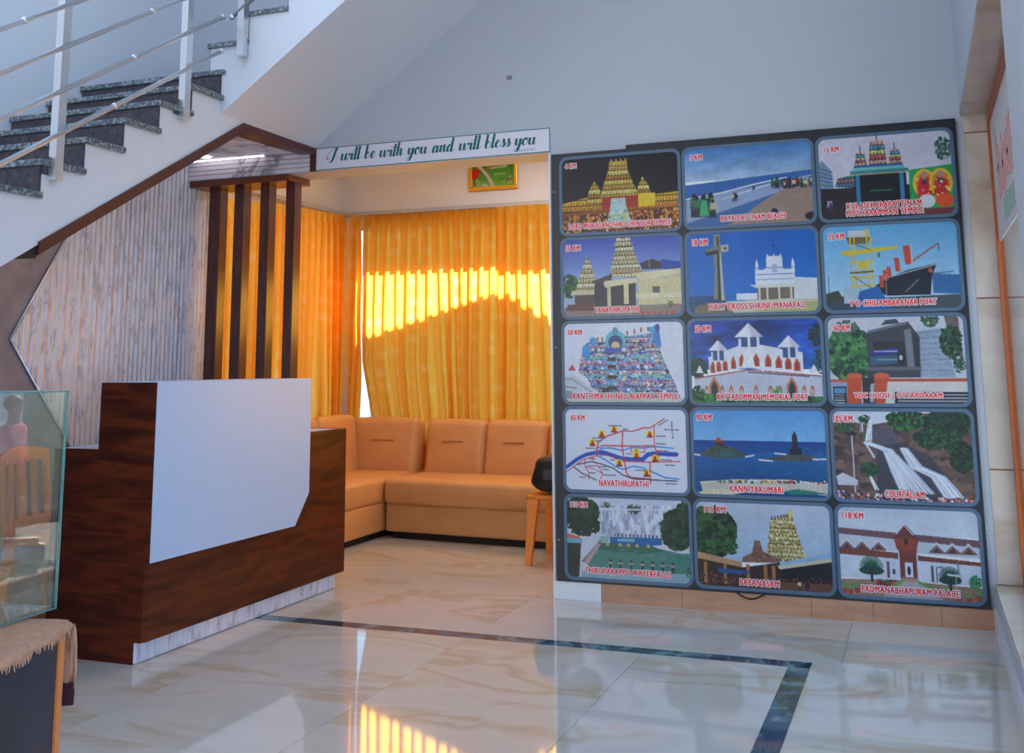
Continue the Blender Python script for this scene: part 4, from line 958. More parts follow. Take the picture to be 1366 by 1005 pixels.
def art13(v):
    v.a[:] = v.c((214, 218, 232)); v.P([(.28, 0), (.9, 0), (.9, .1), (.28, .1)], (206, 214, 234))
    m = v.P([(.27, .10), (.60, .09), (.90, .06), (.84, .24), (.78, .48), (.28, .47)], (196, 204, 224)); v.S(m, 140, .012, [(226, 232, 246), (170, 180, 206), (150, 160, 190), (236, 240, 250)], 5)
    v.foliage(.33, .10, .05, .06, 24, ((60, 90, 60), (110, 120, 90))); v.foliage(.56, .13, .07, .07, 40, ((40, 70, 60), (70, 100, 80), (60, 70, 90))); v.P([(.27, .13), (.9, .12), (.9, .13), (.27, .16)], (220, 226, 240))
    for x in np.linspace(.40, .74, 12): v.E(x, .455, .006, .02, (40, 46, 60))
    v.foliage(.12, .18, .17, .20, 160, ((20, 54, 34), (30, 74, 44), (14, 38, 28))); v.foliage(.14, .36, .16, .14, 100, ((14, 40, 30), (24, 60, 40), (10, 28, 24))); v.foliage(.90, .36, .14, .28, 200, ((20, 60, 40), (34, 84, 50), (14, 40, 30))); v.foliage(.97, .12, .08, .14, 50, ((20, 50, 34), (34, 74, 46)))
    v.P([(.28, .56), (.62, .56), (1, .66), (1, 1), (.12, 1)], (70, 130, 120)); v.P([(.28, .56), (.66, .55), (.8, .62), (.6, .68), (.26, .64)], (40, 100, 84)); m = v.poly([(.28, .56), (1, .6), (1, .95), (.12, .95)]); v.S(m, 60, .03, [(70, 140, 126), (90, 150, 144), (60, 120, 112)], .25)
    v.P([(.26, .56), (.28, .48), (.36, .47), (.34, .56)], (150, 190, 190)); v.P([(.36, .48), (.78, .47), (.78, .55), (.64, .58), (.36, .56)], (20, 100, 170), .15); v.P([(.42, .50), (.56, .49), (.56, .53), (.42, .53)], (130, 190, 200)); 
    for x in (.34, .44, .51, .58, .67): v.E(x, .575, .014, .02, (200, 180, 90))
    v.P([(0, .46), (.11, .50), (.12, .54), (0, .54)], (226, 120, 90)); v.P([(0, .52), (.13, .52), (.13, .58), (0, .58)], (120, 180, 200)); v.P([(0, .58), (.12, .58), (.10, 1), (0, 1)], (36, 44, 44), .3); v.P([(.12, .80), (.27, .54), (.29, .54), (.18, .84)], (150, 110, 100))
    for k in range(14): t_ = k/14; v.L([(.13+.13*t_, .84-.28*t_), (.17+.12*t_, .845-.28*t_)], .006, (230, 225, 225))
    for x in (.36, .44, .53, .62, .70, .78, .86): v.R(x-.008, .76, x+.008, .88, (36, 30, 40)); v.E(x, .80, .018, .012, (200, 170, 180)); v.E(x, .765, .012, .012, (50, 40, 50))
    v.P([(.12, .92), (1, .88), (1, 1), (.12, 1)], (150, 180, 196), .1); v.foliage(.99, .86, .03, .12, 20)
def art14(v):
    v.G(0, .7, (196, 206, 226), (170, 200, 226)); v.foliage(.12, .36, .20, .34, 240, ((24, 56, 36), (40, 84, 50), (56, 100, 60), (16, 38, 28))); v.foliage(.26, .52, .06, .12, 40)
    v.rows([(.52, .66), (.55, .40), (.56, .20), (.72, .10), (.76, .34), (.80, .56), (.82, .66)], 12, [(222, 206, 140), (206, 186, 116), (236, 222, 160), (180, 160, 100)]); m = v.poly([(.52, .66), (.56, .20), (.72, .12), (.82, .66)]); v.S(m, 200, .006, [(250, 240, 190), (150, 130, 80), (200, 180, 110)], 1.8)
    for k in range(6): v.E(.575+k*.023, .17-k*.008, .006, .025, (90, 80, 90))
    v.E(.71, .11, .015, .05, (226, 206, 120)); v.P([(.35, .64), (.42, .58), (.44, .44), (.48, .44), (.50, .56), (.62, .64), (.62, .68), (.34, .70)], (130, 96, 80), .3); v.P([(.0, .60), (.34, .70), (.34, .76), (0, .68)], (190, 150, 110), .15)
    v.P([(0, .68), (.34, .76), (.62, .68), (1, .60), (1, 1), (0, 1)], (56, 36, 30), .4); v.P([(.62, .68), (1, .54), (1, .60), (.62, .72)], (150, 190, 220)); v.P([(.60, .72), (1, .60), (1, .64), (.62, .76)], (214, 206, 180), .1); v.P([(.62, .76), (1, .66), (1, .95), (.62, .92)], (26, 20, 26))
    for x in (.05, .2, .37, .50, .56): v.P([(x, .72), (x+.025, .72), (x+.025, .96), (x, .96)], (170, 120, 80))
    m = v.poly([(0, .84), (1, .84), (1, 1), (0, 1)]); v.S(m, 260, .007, [(150, 60, 36), (60, 40, 40), (90, 60, 50), (40, 90, 160), (170, 60, 50)]); v.P([(.16, .78), (.40, .80), (.38, .84), (.16, .84)], (40, 90, 150), .2); v.R(.6, .9, 1, 1, (110, 70, 50)); v.people(.74, .82, .98, 3, .1)
def art15(v):
    v.G(0, .3, (196, 206, 226), (216, 224, 238)); v.P([(0, .24), (1, .32), (1, .40), (0, .31)], (120, 84, 92), .15); v.P([(0, .31), (1, .40), (1, .52), (0, .46)], (206, 212, 226)); v.P([(0, .46), (.45, .50), (.6, .52), (1, .56), (1, .62), (0, .54)], (130, 66, 54), .2); v.P([(0, .54), (1, .60), (1, .82), (0, .80)], (214, 222, 238))
    for x in (.06, .17, .29, .70, .81, .92):
        v.P([(x-.055, .48), (x-.05, .44), (x, .36), (x+.05, .44), (x+.055, .48)], (100, 56, 52)); v.L([(x-.055, .455), (x, .37), (x+.055, .455)], .014, (220, 222, 232)); v.L([(x-.04, .475), (x, .40), (x+.04, .475)], .004, (190, 190, 200))
    v.P([(.39, .34), (.47, .19), (.48, .17), (.50, .19), (.58, .34)], (110, 54, 50)); v.L([(.42, .29), (.48, .18), (.54, .29)], .008, (214, 214, 226)); v.P([(.40, .33), (.58, .33), (.56, .46), (.42, .46)], (150, 62, 44), .15); v.R(.475, .34, .50, .40, (50, 30, 40)); v.R(.43, .46, .56, .52, (130, 60, 50)); v.R(.435, .52, .56, .78, (120, 56, 50)); v.R(.47, .60, .525, .76, (214, 222, 238)); v.E(.497, .69, .012, .05, (30, 30, 50)); v.R(.44, .76, .56, .80, (150, 110, 100)); v.R(.45, .78, .55, .82, (190, 150, 130))
    v.L([(.43, .5), (.43, .78)], .012, (206, 206, 220)); v.L([(.56, .5), (.56, .78)], .012, (206, 206, 220))
    v.P([(0, .82), (.43, .80), (.30, 1), (0, 1)], (160, 130, 110), .2); v.P([(.43, .81), (.57, .81), (.74, 1), (.30, 1)], (180, 170, 180), .05); v.P([(.57, .81), (1, .84), (1, 1), (.74, 1)], (150, 120, 100), .2)
    v.L([(.44, .81), (.30, .95)], .02, (90, 160, 60)); v.L([(.56, .81), (.72, .93)], .02, (90, 160, 60)); m = v.poly([(.26, .80), (.42, .80), (.34, .90), (.26, .92)]); v.S(m, 50, .012, [(170, 40, 50), (200, 70, 70), (110, 30, 40), (60, 110, 50)])
    for cx, cy, s_ in ((.23, .66, .09), (.78, .72, .08)):
        for a in np.linspace(-2.9, -.25, 17): v.L([(cx, cy+.04), (cx+s_*math.cos(a), cy+.04+s_*1.7*math.sin(a))], .008, [(30, 90, 66), (50, 120, 80), (24, 70, 50)][int(a*10) % 3])
        v.E(cx, cy+.05, s_, .05, (30, 70, 56)); v.L([(cx, cy+.05), (cx, cy+.16)], .02, (50, 44, 50))
    v.foliage(.95, .78, .05, .09, 40, ((50, 130, 80), (70, 160, 90), (30, 90, 60)))
    for x, y in ((.03, .92), (.07, .93), (.12, .91), (.74, .91), (.83, .93), (.90, .95), (.97, .92)): v.P([(x-.02, y), (x+.02, y), (x+.014, y+.06), (x-.014, y+.06)], (170, 60, 44)); v.foliage(x, y-.03, .025, .05, 14, ((80, 160, 80), (60, 130, 70), (110, 190, 100)))
    v.R(.34, .60, .36, .78, (120, 84, 80)); v.R(.38, .68, .40, .74, (60, 70, 100)); v.R(.65, .62, .67, .80, (110, 90, 100)); v.L([(.69, .80), (.69, .64), (.73, .63), (.73, .72)], .01, (100, 110, 140)); v.L([(.84, .56), (.84, .70)], .008, (110, 120, 150)); v.P([(.76, .70), (.88, .71), (.88, .73), (.76, .72)], (220, 224, 236)); v.L([(.82, .72), (.82, .86)], .005, (220, 224, 236))

def raster_mesh(name, fn, x0, x1, z0, z1, y, nu, nv, parent, seed):
    """flat printed picture: grid mesh with one ink colour per point, painted by fn"""
    v = Cv(nu*2, nv*2, seed=seed); fn(v); v.finish(.1 if fn is art10 else .45)
    a = v.a.reshape(nv, 2, nu, 2, 3).mean((1, 3))
    uu, vv = np.meshgrid(np.linspace(x0, x1, nu), np.linspace(z1, z0, nv))
    co = np.stack([uu, np.full_like(uu, y), vv], -1).reshape(-1, 3)
    i = np.arange((nv-1)*(nu-1)); r, c = i//(nu-1), i % (nu-1); b = r*nu+c
    quads = np.stack([b, b+nu, b+nu+1, b+1], -1)
    me = bpy.data.meshes.new(name)
    me.vertices.add(len(co)); me.vertices.foreach_set('co', co.astype(np.float32).ravel())
    me.loops.add(len(quads)*4); me.loops.foreach_set('vertex_index', quads.astype(np.int32).ravel())
    me.polygons.add(len(quads)); me.polygons.foreach_set('loop_start', (np.arange(len(quads))*4).astype(np.int32))
    me.update(calc_edges=True)
    ca = me.color_attributes.new('ink', 'FLOAT_COLOR', 'POINT')
    lin = np.where(a <= .04045, a/12.92, ((a+.055)/1.055)**2.4)
    col = np.concatenate([lin.reshape(-1, 3)*.80, np.ones((len(co), 1))], 1)
    ca.data.foreach_set('color', col.astype(np.float32).ravel())
    return new_obj(name, me, M['print'], parent)

_font_cache = {}
def text_mesh(s, offset):
    cu = bpy.data.curves.new('t', 'FONT'); cu.body = s; cu.offset = offset; cu.size = 1; cu.space_character = 1.10
    cu.resolution_u = 3
    o = bpy.data.objects.new('t', cu); COL.objects.link(o)
    dg = bpy.context.evaluated_depsgraph_get(); me = bpy.data.meshes.new_from_object(o.evaluated_get(dg))
    bpy.data.objects.remove(o); bpy.data.curves.remove(cu)
    co = np.zeros(len(me.vertices)*3, np.float32); me.vertices.foreach_get('co', co)
    return me, co.reshape(-1, 3)

def caption(name, s, x0, x1, zb, zt, y, parent, slope=0, outline=True, m='red'):
    """fit string s into x0..x1, zb..zt on the plane y (text faces -Y)"""
    me1, c1 = text_mesh(s, 0.0)
    mn, mx = c1.min(0), c1.max(0)
    sx, sz = (x1-x0)/(mx[0]-mn[0]), (zt-zb)/(mx[1]-mn[1])
    def put(me, c, yy, mm, nm, par):
        n = np.stack([x0+(c[:, 0]-mn[0])*sx, np.full(len(c), yy), zb+(c[:, 1]-mn[1])*sz], -1)
        n[:, 2] += (n[:, 0]-x0)*slope
        me.vertices.foreach_set('co', n.astype(np.float32).ravel()); me.update(); me.materials.clear(); me.materials.append(mm)
        me.name = nm; o = bpy.data.objects.new(nm, me); return link(o, par)
    o = put(me1, c1, y-.0022, M[m], name, parent)
    if outline:
        q0 = np.zeros(len(me1.vertices)*3, np.float32); me1.vertices.foreach_get('co', q0); q0 = q0.reshape(-1, 3)
        f0 = [tuple(p.vertices) for p in me1.polygons]; V0 = []; F0 = []
        for k, (dx, dz) in enumerate(((0, 0), (-.0012, .0007), (.0012, .0007), (-.0012, -.0007), (.0012, -.0007))):
            q = q0.copy(); q[:, 0] += dx; q[:, 2] += dz; q[:, 1] -= .00014*k; F0 += [tuple(i+k*len(q0) for i in f) for f in f0]; V0.append(q)
        mr = bpy.data.meshes.new(name); mr.from_pydata(np.concatenate(V0).tolist(), [], F0); mr.update(); mr.materials.append(M[m]); o.data = mr
        w_ = .0042
        me2 = me1.copy(); base = np.zeros(len(me2.vertices)*3, np.float32); me2.vertices.foreach_get('co', base); base = base.reshape(-1, 3)
        nv_ = len(base); faces = [tuple(p.vertices) for p in me2.polygons]; V = []; F = []
        for k in range(8):
            an = k*math.pi/4; q = base.copy(); q[:, 0] += w_*math.cos(an); q[:, 2] += w_*math.sin(an); q[:, 1] = y-.0010-.00008*k
            F += [tuple(i+k*nv_ for i in f) for f in faces]; V.append(q)
        bpy.data.meshes.remove(me2)
        me3 = bpy.data.meshes.new('caption_outline'); me3.from_pydata(np.concatenate(V).tolist(), [], F); me3.update()
        new_obj('caption_outline', me3, M['outline'], o)
    return o

def rrect(x0, x1, z0, z1, r, n=7):
    pts = []
    for cx, cz, a0 in ((x1-r, z1-r, 0), (x0+r, z1-r, 90), (x0+r, z0+r, 180), (x1-r, z0+r, 270)):
        for k in range(n+1):
            a = math.radians(a0+90*k/n); pts.append((cx+r*math.cos(a), cz+r*math.sin(a)))
    return pts

# ------------------------------------------------------------------ poster board
bd = empty('display_board', (-.8, YA, 1.2), 'large black display board filling the wall, carrying the fifteen place posters', 'board')
bx, bz = .8, -1.2
box('backing_panel', -1.420+bx, .233+bx, -.020, -.0005, .092+bz, 2.383+bz, M['black'], bd, .002, 1)
box('backing_panel', -1.846+bx, -1.4205+bx, -.020, -.0005, .092+bz, 2.362+bz, M['black'], bd, .002, 1)
CXs = [-1.803, -1.120, -.435, .222]
CZs = [2.345, 1.896, 1.444, .993, .541, .101]
PF = YA-.0205
posters = [
 ('4 KM', ['LORD MURUGAN THIRUCHENDUR TEMPLE'], (.06, .93, .875, .945), (.03, .13, .06, .125), art1, 'poster of a floodlit golden temple at night, 4 KM, top left of the board'),
 ('5 KM', ['KAYALPATTINAM BEACH'], (.28, .78, .875, .945), (.05, .145, .07, .14), art2, 'poster of people on a sea beach, 5 KM, top middle of the board'),
 ('15 KM', ['KULASEKARAPATTINAM', 'MUTHARAMMAN TEMPLE'], (.20, .76, .81, .88), (.05, .16, .10, .165), art3, 'poster of a temple gate and green banner, 15 KM, top right of the board'),
 ('15 KM', ['VANATHIRUPATHI'], (.27, .64, .885, .955), (.03, .155, .07, .145), art4, 'poster of cream temple towers under blue sky, 15 KM, left column second row'),
 ('18 KM', ['HOLY CROSS SHRINE MANAPAD'], (.16, .90, .88, .955), (.045, .165, .07, .15), art5, 'poster of a tall stone cross and white church, 18 KM, middle column'),
 ('35 KM', ['V O CHIDAMBARANAR PORT'], (.18, .82, .885, .955), (.045, .165, .08, .155), art6, 'poster of a harbour crane and a cargo ship, 35 KM, right column'),
 ('50 KM', ['KANTHIMATHI NELLAIAPPAR TEMPLE'], (.07, .945, .885, .96), (.035, .155, .08, .145), art7, 'poster of a many coloured temple tower, 50 KM, left column third row'),
 ('50 KM', ['KATTABOMMAN MEMORIAL FORT'], (.20, .885, .89, .965), (.045, .165, .06, .14), art8, 'poster of a white fort with three peaked roofs, 50 KM, centre of the board'),
 ('60 KM', ['VOC HOUSE | OTTAPIDARAM'], (.175, .815, .875, .95), (.05, .17, .08, .155), art9, 'poster of a grey stone building behind orange gate posts, 60 KM, right column'),
 ('65 KM', ['NAVATHIRUPATHI'], (.28, .685, .87, .945), (.05, .165, .075, .14), art10, 'poster with a white road and river map, 65 KM, left column fourth row'),
 ('90 KM', ['KANNIYAKUMARI'], (.27, .67, .885, .96), (.03, .15, .05, .125), art11, 'poster of two rocky islands in a blue sea, 90 KM, middle column'),
 ('105 KM', ['COURTALLAM'], (.36, .64, .885, .96), (.01, .15, .05, .125), art12, 'poster of a waterfall streaming down a rocky hill, 105 KM, right column'),
 ('110 KM', ['THIRUPARAPPU WATERFALLS'], (.15, .84, .87, .94), (.035, .175, .065, .13), art13, 'poster of a broad waterfall behind a green pool, 110 KM, bottom left of the board'),
 ('115 KM', ['PAPANASAM'], (.32, .61, .895, .97), (.07, .23, .05, .125), art14, 'poster of a pale temple tower behind a tree, 115 KM, bottom middle of the board'),
 ('118 KM', ['PADMANABHAPURAM PALACE'], (.15, .84, .88, .955), (.035, .19, .06, .13), art15, 'poster of a tiled palace with gate and garden, 118 KM, bottom right of the board'),
]
for i, (km, cap, cb, kb, fn, lab) in enumerate(posters):
    c, r = i % 3, i//3
    x0, x1 = CXs[c]+.003, CXs[c+1]-.003; z1, z0 = CZs[r]-.003, CZs[r+1]+.003
    cx, cz = (x0+x1)/2, (z0+z1)/2
    root = empty('place_poster', (cx, PF, cz), lab, 'poster', 'place posters on the black display board')
    x0, x1, z0, z1 = x0-cx, x1-cx, z0-cz, z1-cz
    # border ring
    bw = .0165
    A = rrect(x0, x1, z0, z1, .046); B = rrect(x0+bw, x1-bw, z0+bw, z1-bw, .034)
    bm = bmesh.new(); n = len(A)
    va = [bm.verts.new((p[0], -.004, p[1])) for p in A]; vb = [bm.verts.new((p[0], -.004, p[1])) for p in B]; vc = [bm.verts.new((p[0], 0, p[1])) for p in A]; vd = [bm.verts.new((p[0], -.001, p[1])) for p in B]
    for k in range(n):
        j = (k+1) % n
        bm.faces.new((va[k], vb[k], vb[j], va[j])); bm.faces.new((va[k], va[j], vc[j], vc[k])); bm.faces.new((vb[k], vd[k], vd[j], vb[j]))
    from_bm('border', bm, M['frame'], root)
    ins = .0150
    px0, px1, pz0, pz1 = x0+ins, x1-ins, z0+ins, z1-ins
    raster_mesh('picture', fn, px0, px1, pz0, pz1, -.0018, 200, 130, root, 11+i)
    U = lambda u: px0+(px1-px0)*u
    V_ = lambda v: pz1-(pz1-pz0)*v
    h = cb[3]-cb[2]
    for q, line in enumerate(cap):
        dv = q*.088
        xa, xb = cb[0]-(.005 if q else 0), cb[1]+(.01 if q else 0)
        caption('caption', line, U(xa), U(xb), V_(cb[3]+dv), V_(cb[2]+dv), -.0022, root)
    caption('distance_text', km, U(kb[0]), U(kb[1]), V_(kb[3]), V_(kb[2]), -.0022, root)
for k, (sx, sz) in enumerate([(-1.832, 2.15), (-1.832, 1.30), (-1.832, .30), (.238, 2.37), (.238, 1.2), (.238, .45)]):
    bm = bmesh.new(); bmesh.ops.create_uvsphere(bm, u_segments=8, v_segments=6, radius=.0045)
    o = from_bm('screw', bm, M['steel'], bd, True); o.location = (sx+bx, -.021, sz+bz)
# loose cable loop under the board
bm = bmesh.new()
pts = [(-.915+.14*t, YA-.020-.012*math.sin(math.pi*t), .096-.026*math.sin(math.pi*t)) for t in [i/12 for i in range(13)]]
for a, b in zip(pts[:-1], pts[1:]): bm_tube(bm, a, b, .004, 8)
tag(from_bm('black_cable', bm, M['rubber'], None, True), 'short black cable looping out below the display board', 'cable')

# ------------------------------------------------------------------ scripture sign on the beam
sg = empty('scripture_sign', (-2.61, YA, 2.452), 'long white sign with green script lettering above the lounge opening', 'sign')
sgx = 2.61; sgz = -2.452
X0, X1, Z0, Z1 = -3.362, -1.857, 2.383, 2.521
box('sign_face', X0+sgx, X1+sgx, -.003, -.0003, Z0+sgz, Z1+sgz, M['signwhite'], sg)
bm = bmesh.new(); t = .0045
for a in ((X0, X1, Z0, Z0+t), (X0, X1, Z1-t, Z1), (X0, X0+t, Z0, Z1), (X1-t, X1, Z0, Z1)):
    bm_box(bm, a[0]+sgx, a[1]+sgx, -.0042, -.003, a[2]+sgz, a[3]+sgz)
from_bm('border', bm, M['teal'], sg)
GL = {
 'I': ([[(.15, .45), (-.05, .35), (-.1, .7), (.15, 1.3), (.6, 1.75), (1.05, 1.95)], [(1.15, 2.05), (.95, 1.3), (.85, .5), (.7, .0), (.45, -.2), (.3, -.1)]], 1.45),
 'w': ([[(0, 1), (-.02, .3), (.15, 0), (.4, .3), (.52, 1)], [(.52, 1), (.5, .3), (.65, 0), (.95, .35), (1.0, 1)], [(1.0, 1), (1.0, .75), (1.25, .85)]], 1.35),
 'i': ([[(0, 1), (0, .2), (.15, 0), (.38, .35)], [(.04, 1.38), (.05, 1.30)]], .44),
 'l': ([[(.02, 2), (0, .2), (.15, 0), (.38, .35)]], .44),
 'b': ([[(0, 2), (-.02, .25), (.2, 0), (.46, .3), (.46, .7), (.32, .92), (.05, .7)]], .78),
 'e': ([[(.02, .5), (.36, .65), (.38, .9), (.2, 1), (.0, .6), (.03, .15), (.25, 0), (.55, .35)]], .62),
 't': ([[(.02, 1.8), (0, .2), (.15, 0), (.38, .35)], [(-.2, 1.2), (.32, 1.28)]], .44),
 'h': ([[(0, 2), (0, 0)], [(0, .3), (.22, .92), (.42, .95), (.44, .2), (.6, 0), (.8, .35)]], .9),
 'y': ([[(0, 1), (0, .3), (.16, .05), (.4, .35), (.5, 1)], [(.5, 1), (.46, .0), (.3, -.75), (.05, -.85), (-.05, -.6), (.3, -.2), (.75, .35)]], .85),
 'o': ([[(.3, 1), (.02, .7), (0, .25), (.22, 0), (.48, .3), (.46, .8), (.3, 1), (.45, .75), (.75, .85)]], .80),
 'u': ([[(0, 1), (-.02, .3), (.18, 0), (.44, .35), (.5, 1)], [(.5, 1), (.48, .2), (.64, 0), (.86, .35)]], .95),
 'a': ([[(.48, .85), (.25, 1), (0, .6), (.03, .12), (.22, 0), (.46, .5), (.5, 1)], [(.5, 1), (.48, .2), (.64, 0), (.84, .35)]], .95),
 'n': ([[(0, 1), (0, 0)], [(0, .35), (.22, .92), (.42, .95), (.44, .2), (.6, 0), (.8, .35)]], .9),
 'd': ([[(.48, .85), (.25, 1), (0, .6), (.03, .12), (.22, 0), (.46, .5)], [(.52, 2), (.48, .2), (.64, 0), (.84, .35)]], 1.0),
 's': ([[(0, .15), (.3, 1.12), (.28, .85), (.44, .4), (.3, .02), (.08, .02), (.04, .2)]], .62),
 ' ': ([], .62)}
def catmull(P, n=6):
    P = [P[0]]+P+[P[-1]]; out = []
    for i in range(1, len(P)-2):
        for k in range(n):
            t = k/n; q = []
            for c in (0, 1):
                a, b, c_, d = P[i-1][c], P[i][c], P[i+1][c], P[i+2][c]
                q.append(.5*(2*b+(c_-a)*t+(2*a-5*b+4*c_-d)*t*t+(3*b-a-3*c_+d)*t**3))
            out.append(tuple(q))
    out.append(P[-2]); return out
msg = 'I will be with you and will bless you'
total = sum(GL[c][1] for c in msg)
tx0, tx1 = -3.285, -1.935; XH = .040; SXC = (tx1-tx0)/total; base = 2.4345; SHR = .38
bm = bmesh.new(); cur = 0; q_ = 0
for ch in msg+' ':
    if ch == ' ':
        from_bm('script_word', bm, M['teal'], sg); bm = bmesh.new()
    strokes, adv = GL[ch]
    for S in strokes:
        C_ = catmull(S); q_ += 1
        P3 = [(tx0+(cur+x)*SXC+SHR*y*XH*.55, base+y*XH) for x, y in C_]
        L_ = []; R_ = []
        for i, p in enumerate(P3):
            a = P3[max(0, i-1)]; b = P3[min(len(P3)-1, i+1)]
            dx, dz = b[0]-a[0], b[1]-a[1]; l = math.hypot(dx, dz) or 1e-6
            down = max(0, -dz/l); w = (.0016+.0064*down**1.2)
            nx, nz = -dz/l, dx/l
            yy = -.0036-.00006*(q_ % 12)
            L_.append(bm.verts.new((p[0]+nx*w+sgx, yy, p[1]+nz*w+sgz))); R_.append(bm.verts.new((p[0]-nx*w+sgx, yy, p[1]-nz*w+sgz)))
        for i in range(len(L_)-1): bm.faces.new((L_[i], R_[i], R_[i+1], L_[i+1]))
    cur += adv
bm.free()
caption('verse_reference', 'Genesis 26:3', -2.045+sgx, -1.945+sgx, 2.400+sgz, 2.413+sgz, -.0016, sg, outline=False, m='teal')

# ------------------------------------------------------------------ small framed picture in the lounge
pf = empty('framed_picture', (-3.19, 8.015, 2.76), 'small green picture in a gilt frame high on the lounge wall', 'picture')
fx, fz = .215, .125
for nm, a in (('frame_rail', (-fx, fx, -fz, -fz+.028)), ('frame_rail', (-fx, fx, fz-.028, fz)), ('frame_rail', (-fx, -fx+.028, -fz+.028, fz-.028)), ('frame_rail', (fx-.028, fx, -fz+.028, fz-.028))):
    box(nm, a[0], a[1], -.028, 0, a[2], a[3], M['gilt'], pf, .006, 2)
def artp(v):
    v.G(0, 1, (40, 130, 50), (150, 200, 90)); v.E(.6, .4, .3, .4, (90, 180, 60), .6)
    v.L([(.02, -.05), (.22, .2), (.38, .55), (.52, 1.05)], .07, (220, 205, 205)); v.P([(0, .3), (.12, .6), (.3, 1), (0, 1)], (160, 200, 110))
    for x, y in ((.04, .36), (.13, .32), (.09, .5), (.03, .5)): v.E(x, y, .06, .14, (220, 40, 30))
    v.L([(.06, .6), (.07, .9)], .03, (60, 90, 60)); v.P([(.2, 1), (.3, .8), (.45, 1)], (226, 206, 190))
    for k in range(16): v.L([(.34+k*.03, .26-.004*k), (.355+k*.03, .2-.004*k)], .018, (236, 226, 226) if k > 3 else (220, 90, 60))
    for k in range(12): v.L([(.52+k*.022, .5), (.53+k*.022, .44)], .010, (220, 226, 220))
    for k in range(10): v.L([(.62+k*.02, .7), (.63+k*.02, .66)], .008, (40, 60, 40))
    m = v.poly([(.78, .9), (.86, .45), (.98, .9)]); v.S(m, 50, .015, [(230, 236, 230), (60, 110, 60), (120, 150, 110), (180, 110, 60)])
raster_mesh('picture', artp, -fx+.024, fx-.024, -fz+.024, fz-.024, -.008, 90, 50, pf, 77)

# ------------------------------------------------------------------ plastic chairs
def plastic_chair(loc, rz, label, m):
    root = empty('plastic_chair', loc, label, 'chair', None, rz)
    # front is -Y
    for sx in (-1, 1):
        for fy in (-1, 1):
            bm = bmesh.new(); tx, ty = sx*.195, fy*.185; bx_, by_ = sx*.225, fy*.225
            w = .026
            for (zz, cx, cy, ww) in ((0, bx_, by_, .020), (.20, (bx_+tx)/2, (by_+ty)/2, .025), (.41, tx, ty, .036)):
                for q in ((-1, -1), (1, -1), (1, 1), (-1, 1)): bm.verts.new((cx+q[0]*ww, cy+q[1]*ww*.8, zz))
            bm.verts.ensure_lookup_table()
            for l in range(2):
                for k in range(4):
                    a = l*4+k; b = l*4+(k+1) % 4; bm.faces.new([bm.verts[i] for i in (a, b, b+4, a+4)])
            bm.faces.new([bm.verts[i] for i in (3, 2, 1, 0)]); bm.faces.new([bm.verts[i] for i in (8, 9, 10, 11)])
            from_bm('leg', bm, m, root)
    bm = bmesh.new(); n = 12
    g = []
    for i in range(n+1):
        row = []
        for j in range(n+1):
            u, v = i/n*2-1, j/n*2-1
            row.append(bm.verts.new((u*.225*(1-.04*v), v*.225, .425-.014*(1-u*u)*(1-v*v)-.03*max(0, -v-.8)*2)))
        g.append(row)
    for i in range(n):
        for j in range(n): bm.faces.new((g[i][j], g[i+1][j], g[i+1][j+1], g[i][j+1]))
    o = from_bm('seat', bm, m, root, True); md = o.modifiers.new('t', 'SOLIDIFY'); md.thickness = .022; md.offset = -1
    # backrest with slots
    bm = bmesh.new()
    def bk(u, z):   # u -1..1
        w = .232-.02*(z-.42); return (u*w, .215+.10*(z-.42)+.03*(1-u*u), z)
    cols = [-1, -.80, -.56, -.40, -.16, 0, .16, .40, .56, .80, 1]; rowsz = [.40, .50, .56, .68, .76, .80, .825, .835]
    gr = [[bm.verts.new(bk(u, z-(.03*u*u if z > .79 else 0))) for z in rowsz] for u in cols]
    for i in range(len(cols)-1):
        for j in range(len(rowsz)-1):
            if j in (1, 2, 3) and i in (1, 3, 6, 8): continue
            bm.faces.new((gr[i][j], gr[i+1][j], gr[i+1][j+1], gr[i][j+1]))
    o = from_bm('backrest', bm, m, root, True); md = o.modifiers.new('t', 'SOLIDIFY'); md.thickness = .02; md.offset = 0
    return root
plastic_chair((-2.095, 6.585, 0), math.radians(2), 'orange plastic chair in the lounge holding a black bag', M['orange'])
plastic_chair((-3.83, 4.17, 0), math.radians(108), 'orange plastic chair behind the reception counter, seen through the glass case', M['orange'])

# black bag on the lounge chair
bg_ = empty('backpack', (-2.05, 6.50, .4255), 'black padded bag lying on the orange chair seat', 'bag')
bm = bmesh.new(); bmesh.ops.create_uvsphere(bm, u_segments=32, v_segments=20, radius=1)
for v in bm.verts:
    f = lambda t, e: math.copysign(abs(t)**e, t)
    x, y, z = f(v.co.x, .45), f(v.co.y, .5), f(v.co.z, .55)
    v.co = Vector((-.02+.24*x*(1-.06*(z+1))+.008*math.sin(z*5), -.03+.145*y, .115+.112*z))
from_bm('bag_body', bm, M['bag'], bg_, True)
box('bag_label', -.15, -.07, -.178, -.160, .09, .15, M['tag'], bg_)
bm = bmesh.new()
ps = [(-.02+.2*t, -.02, .200+.03*math.sin(math.pi*t)) for t in [i/8 for i in range(9)]]
for a, b in zip(ps[:-1], ps[1:]): bm_tube(bm, a, b, .008, 8)
from_bm('bag_handle', bm, M['bag'], bg_, True)
ball('strap_buckle', (-.10, -.165, .012), .013, M['tag'], bg_)

# ------------------------------------------------------------------ table, cloth and glass case at lower left
tb = empty('side_table', (-1.5, 1.3, 0), 'dark blue woodgrain table with orange edge strip at the near left', 'table')
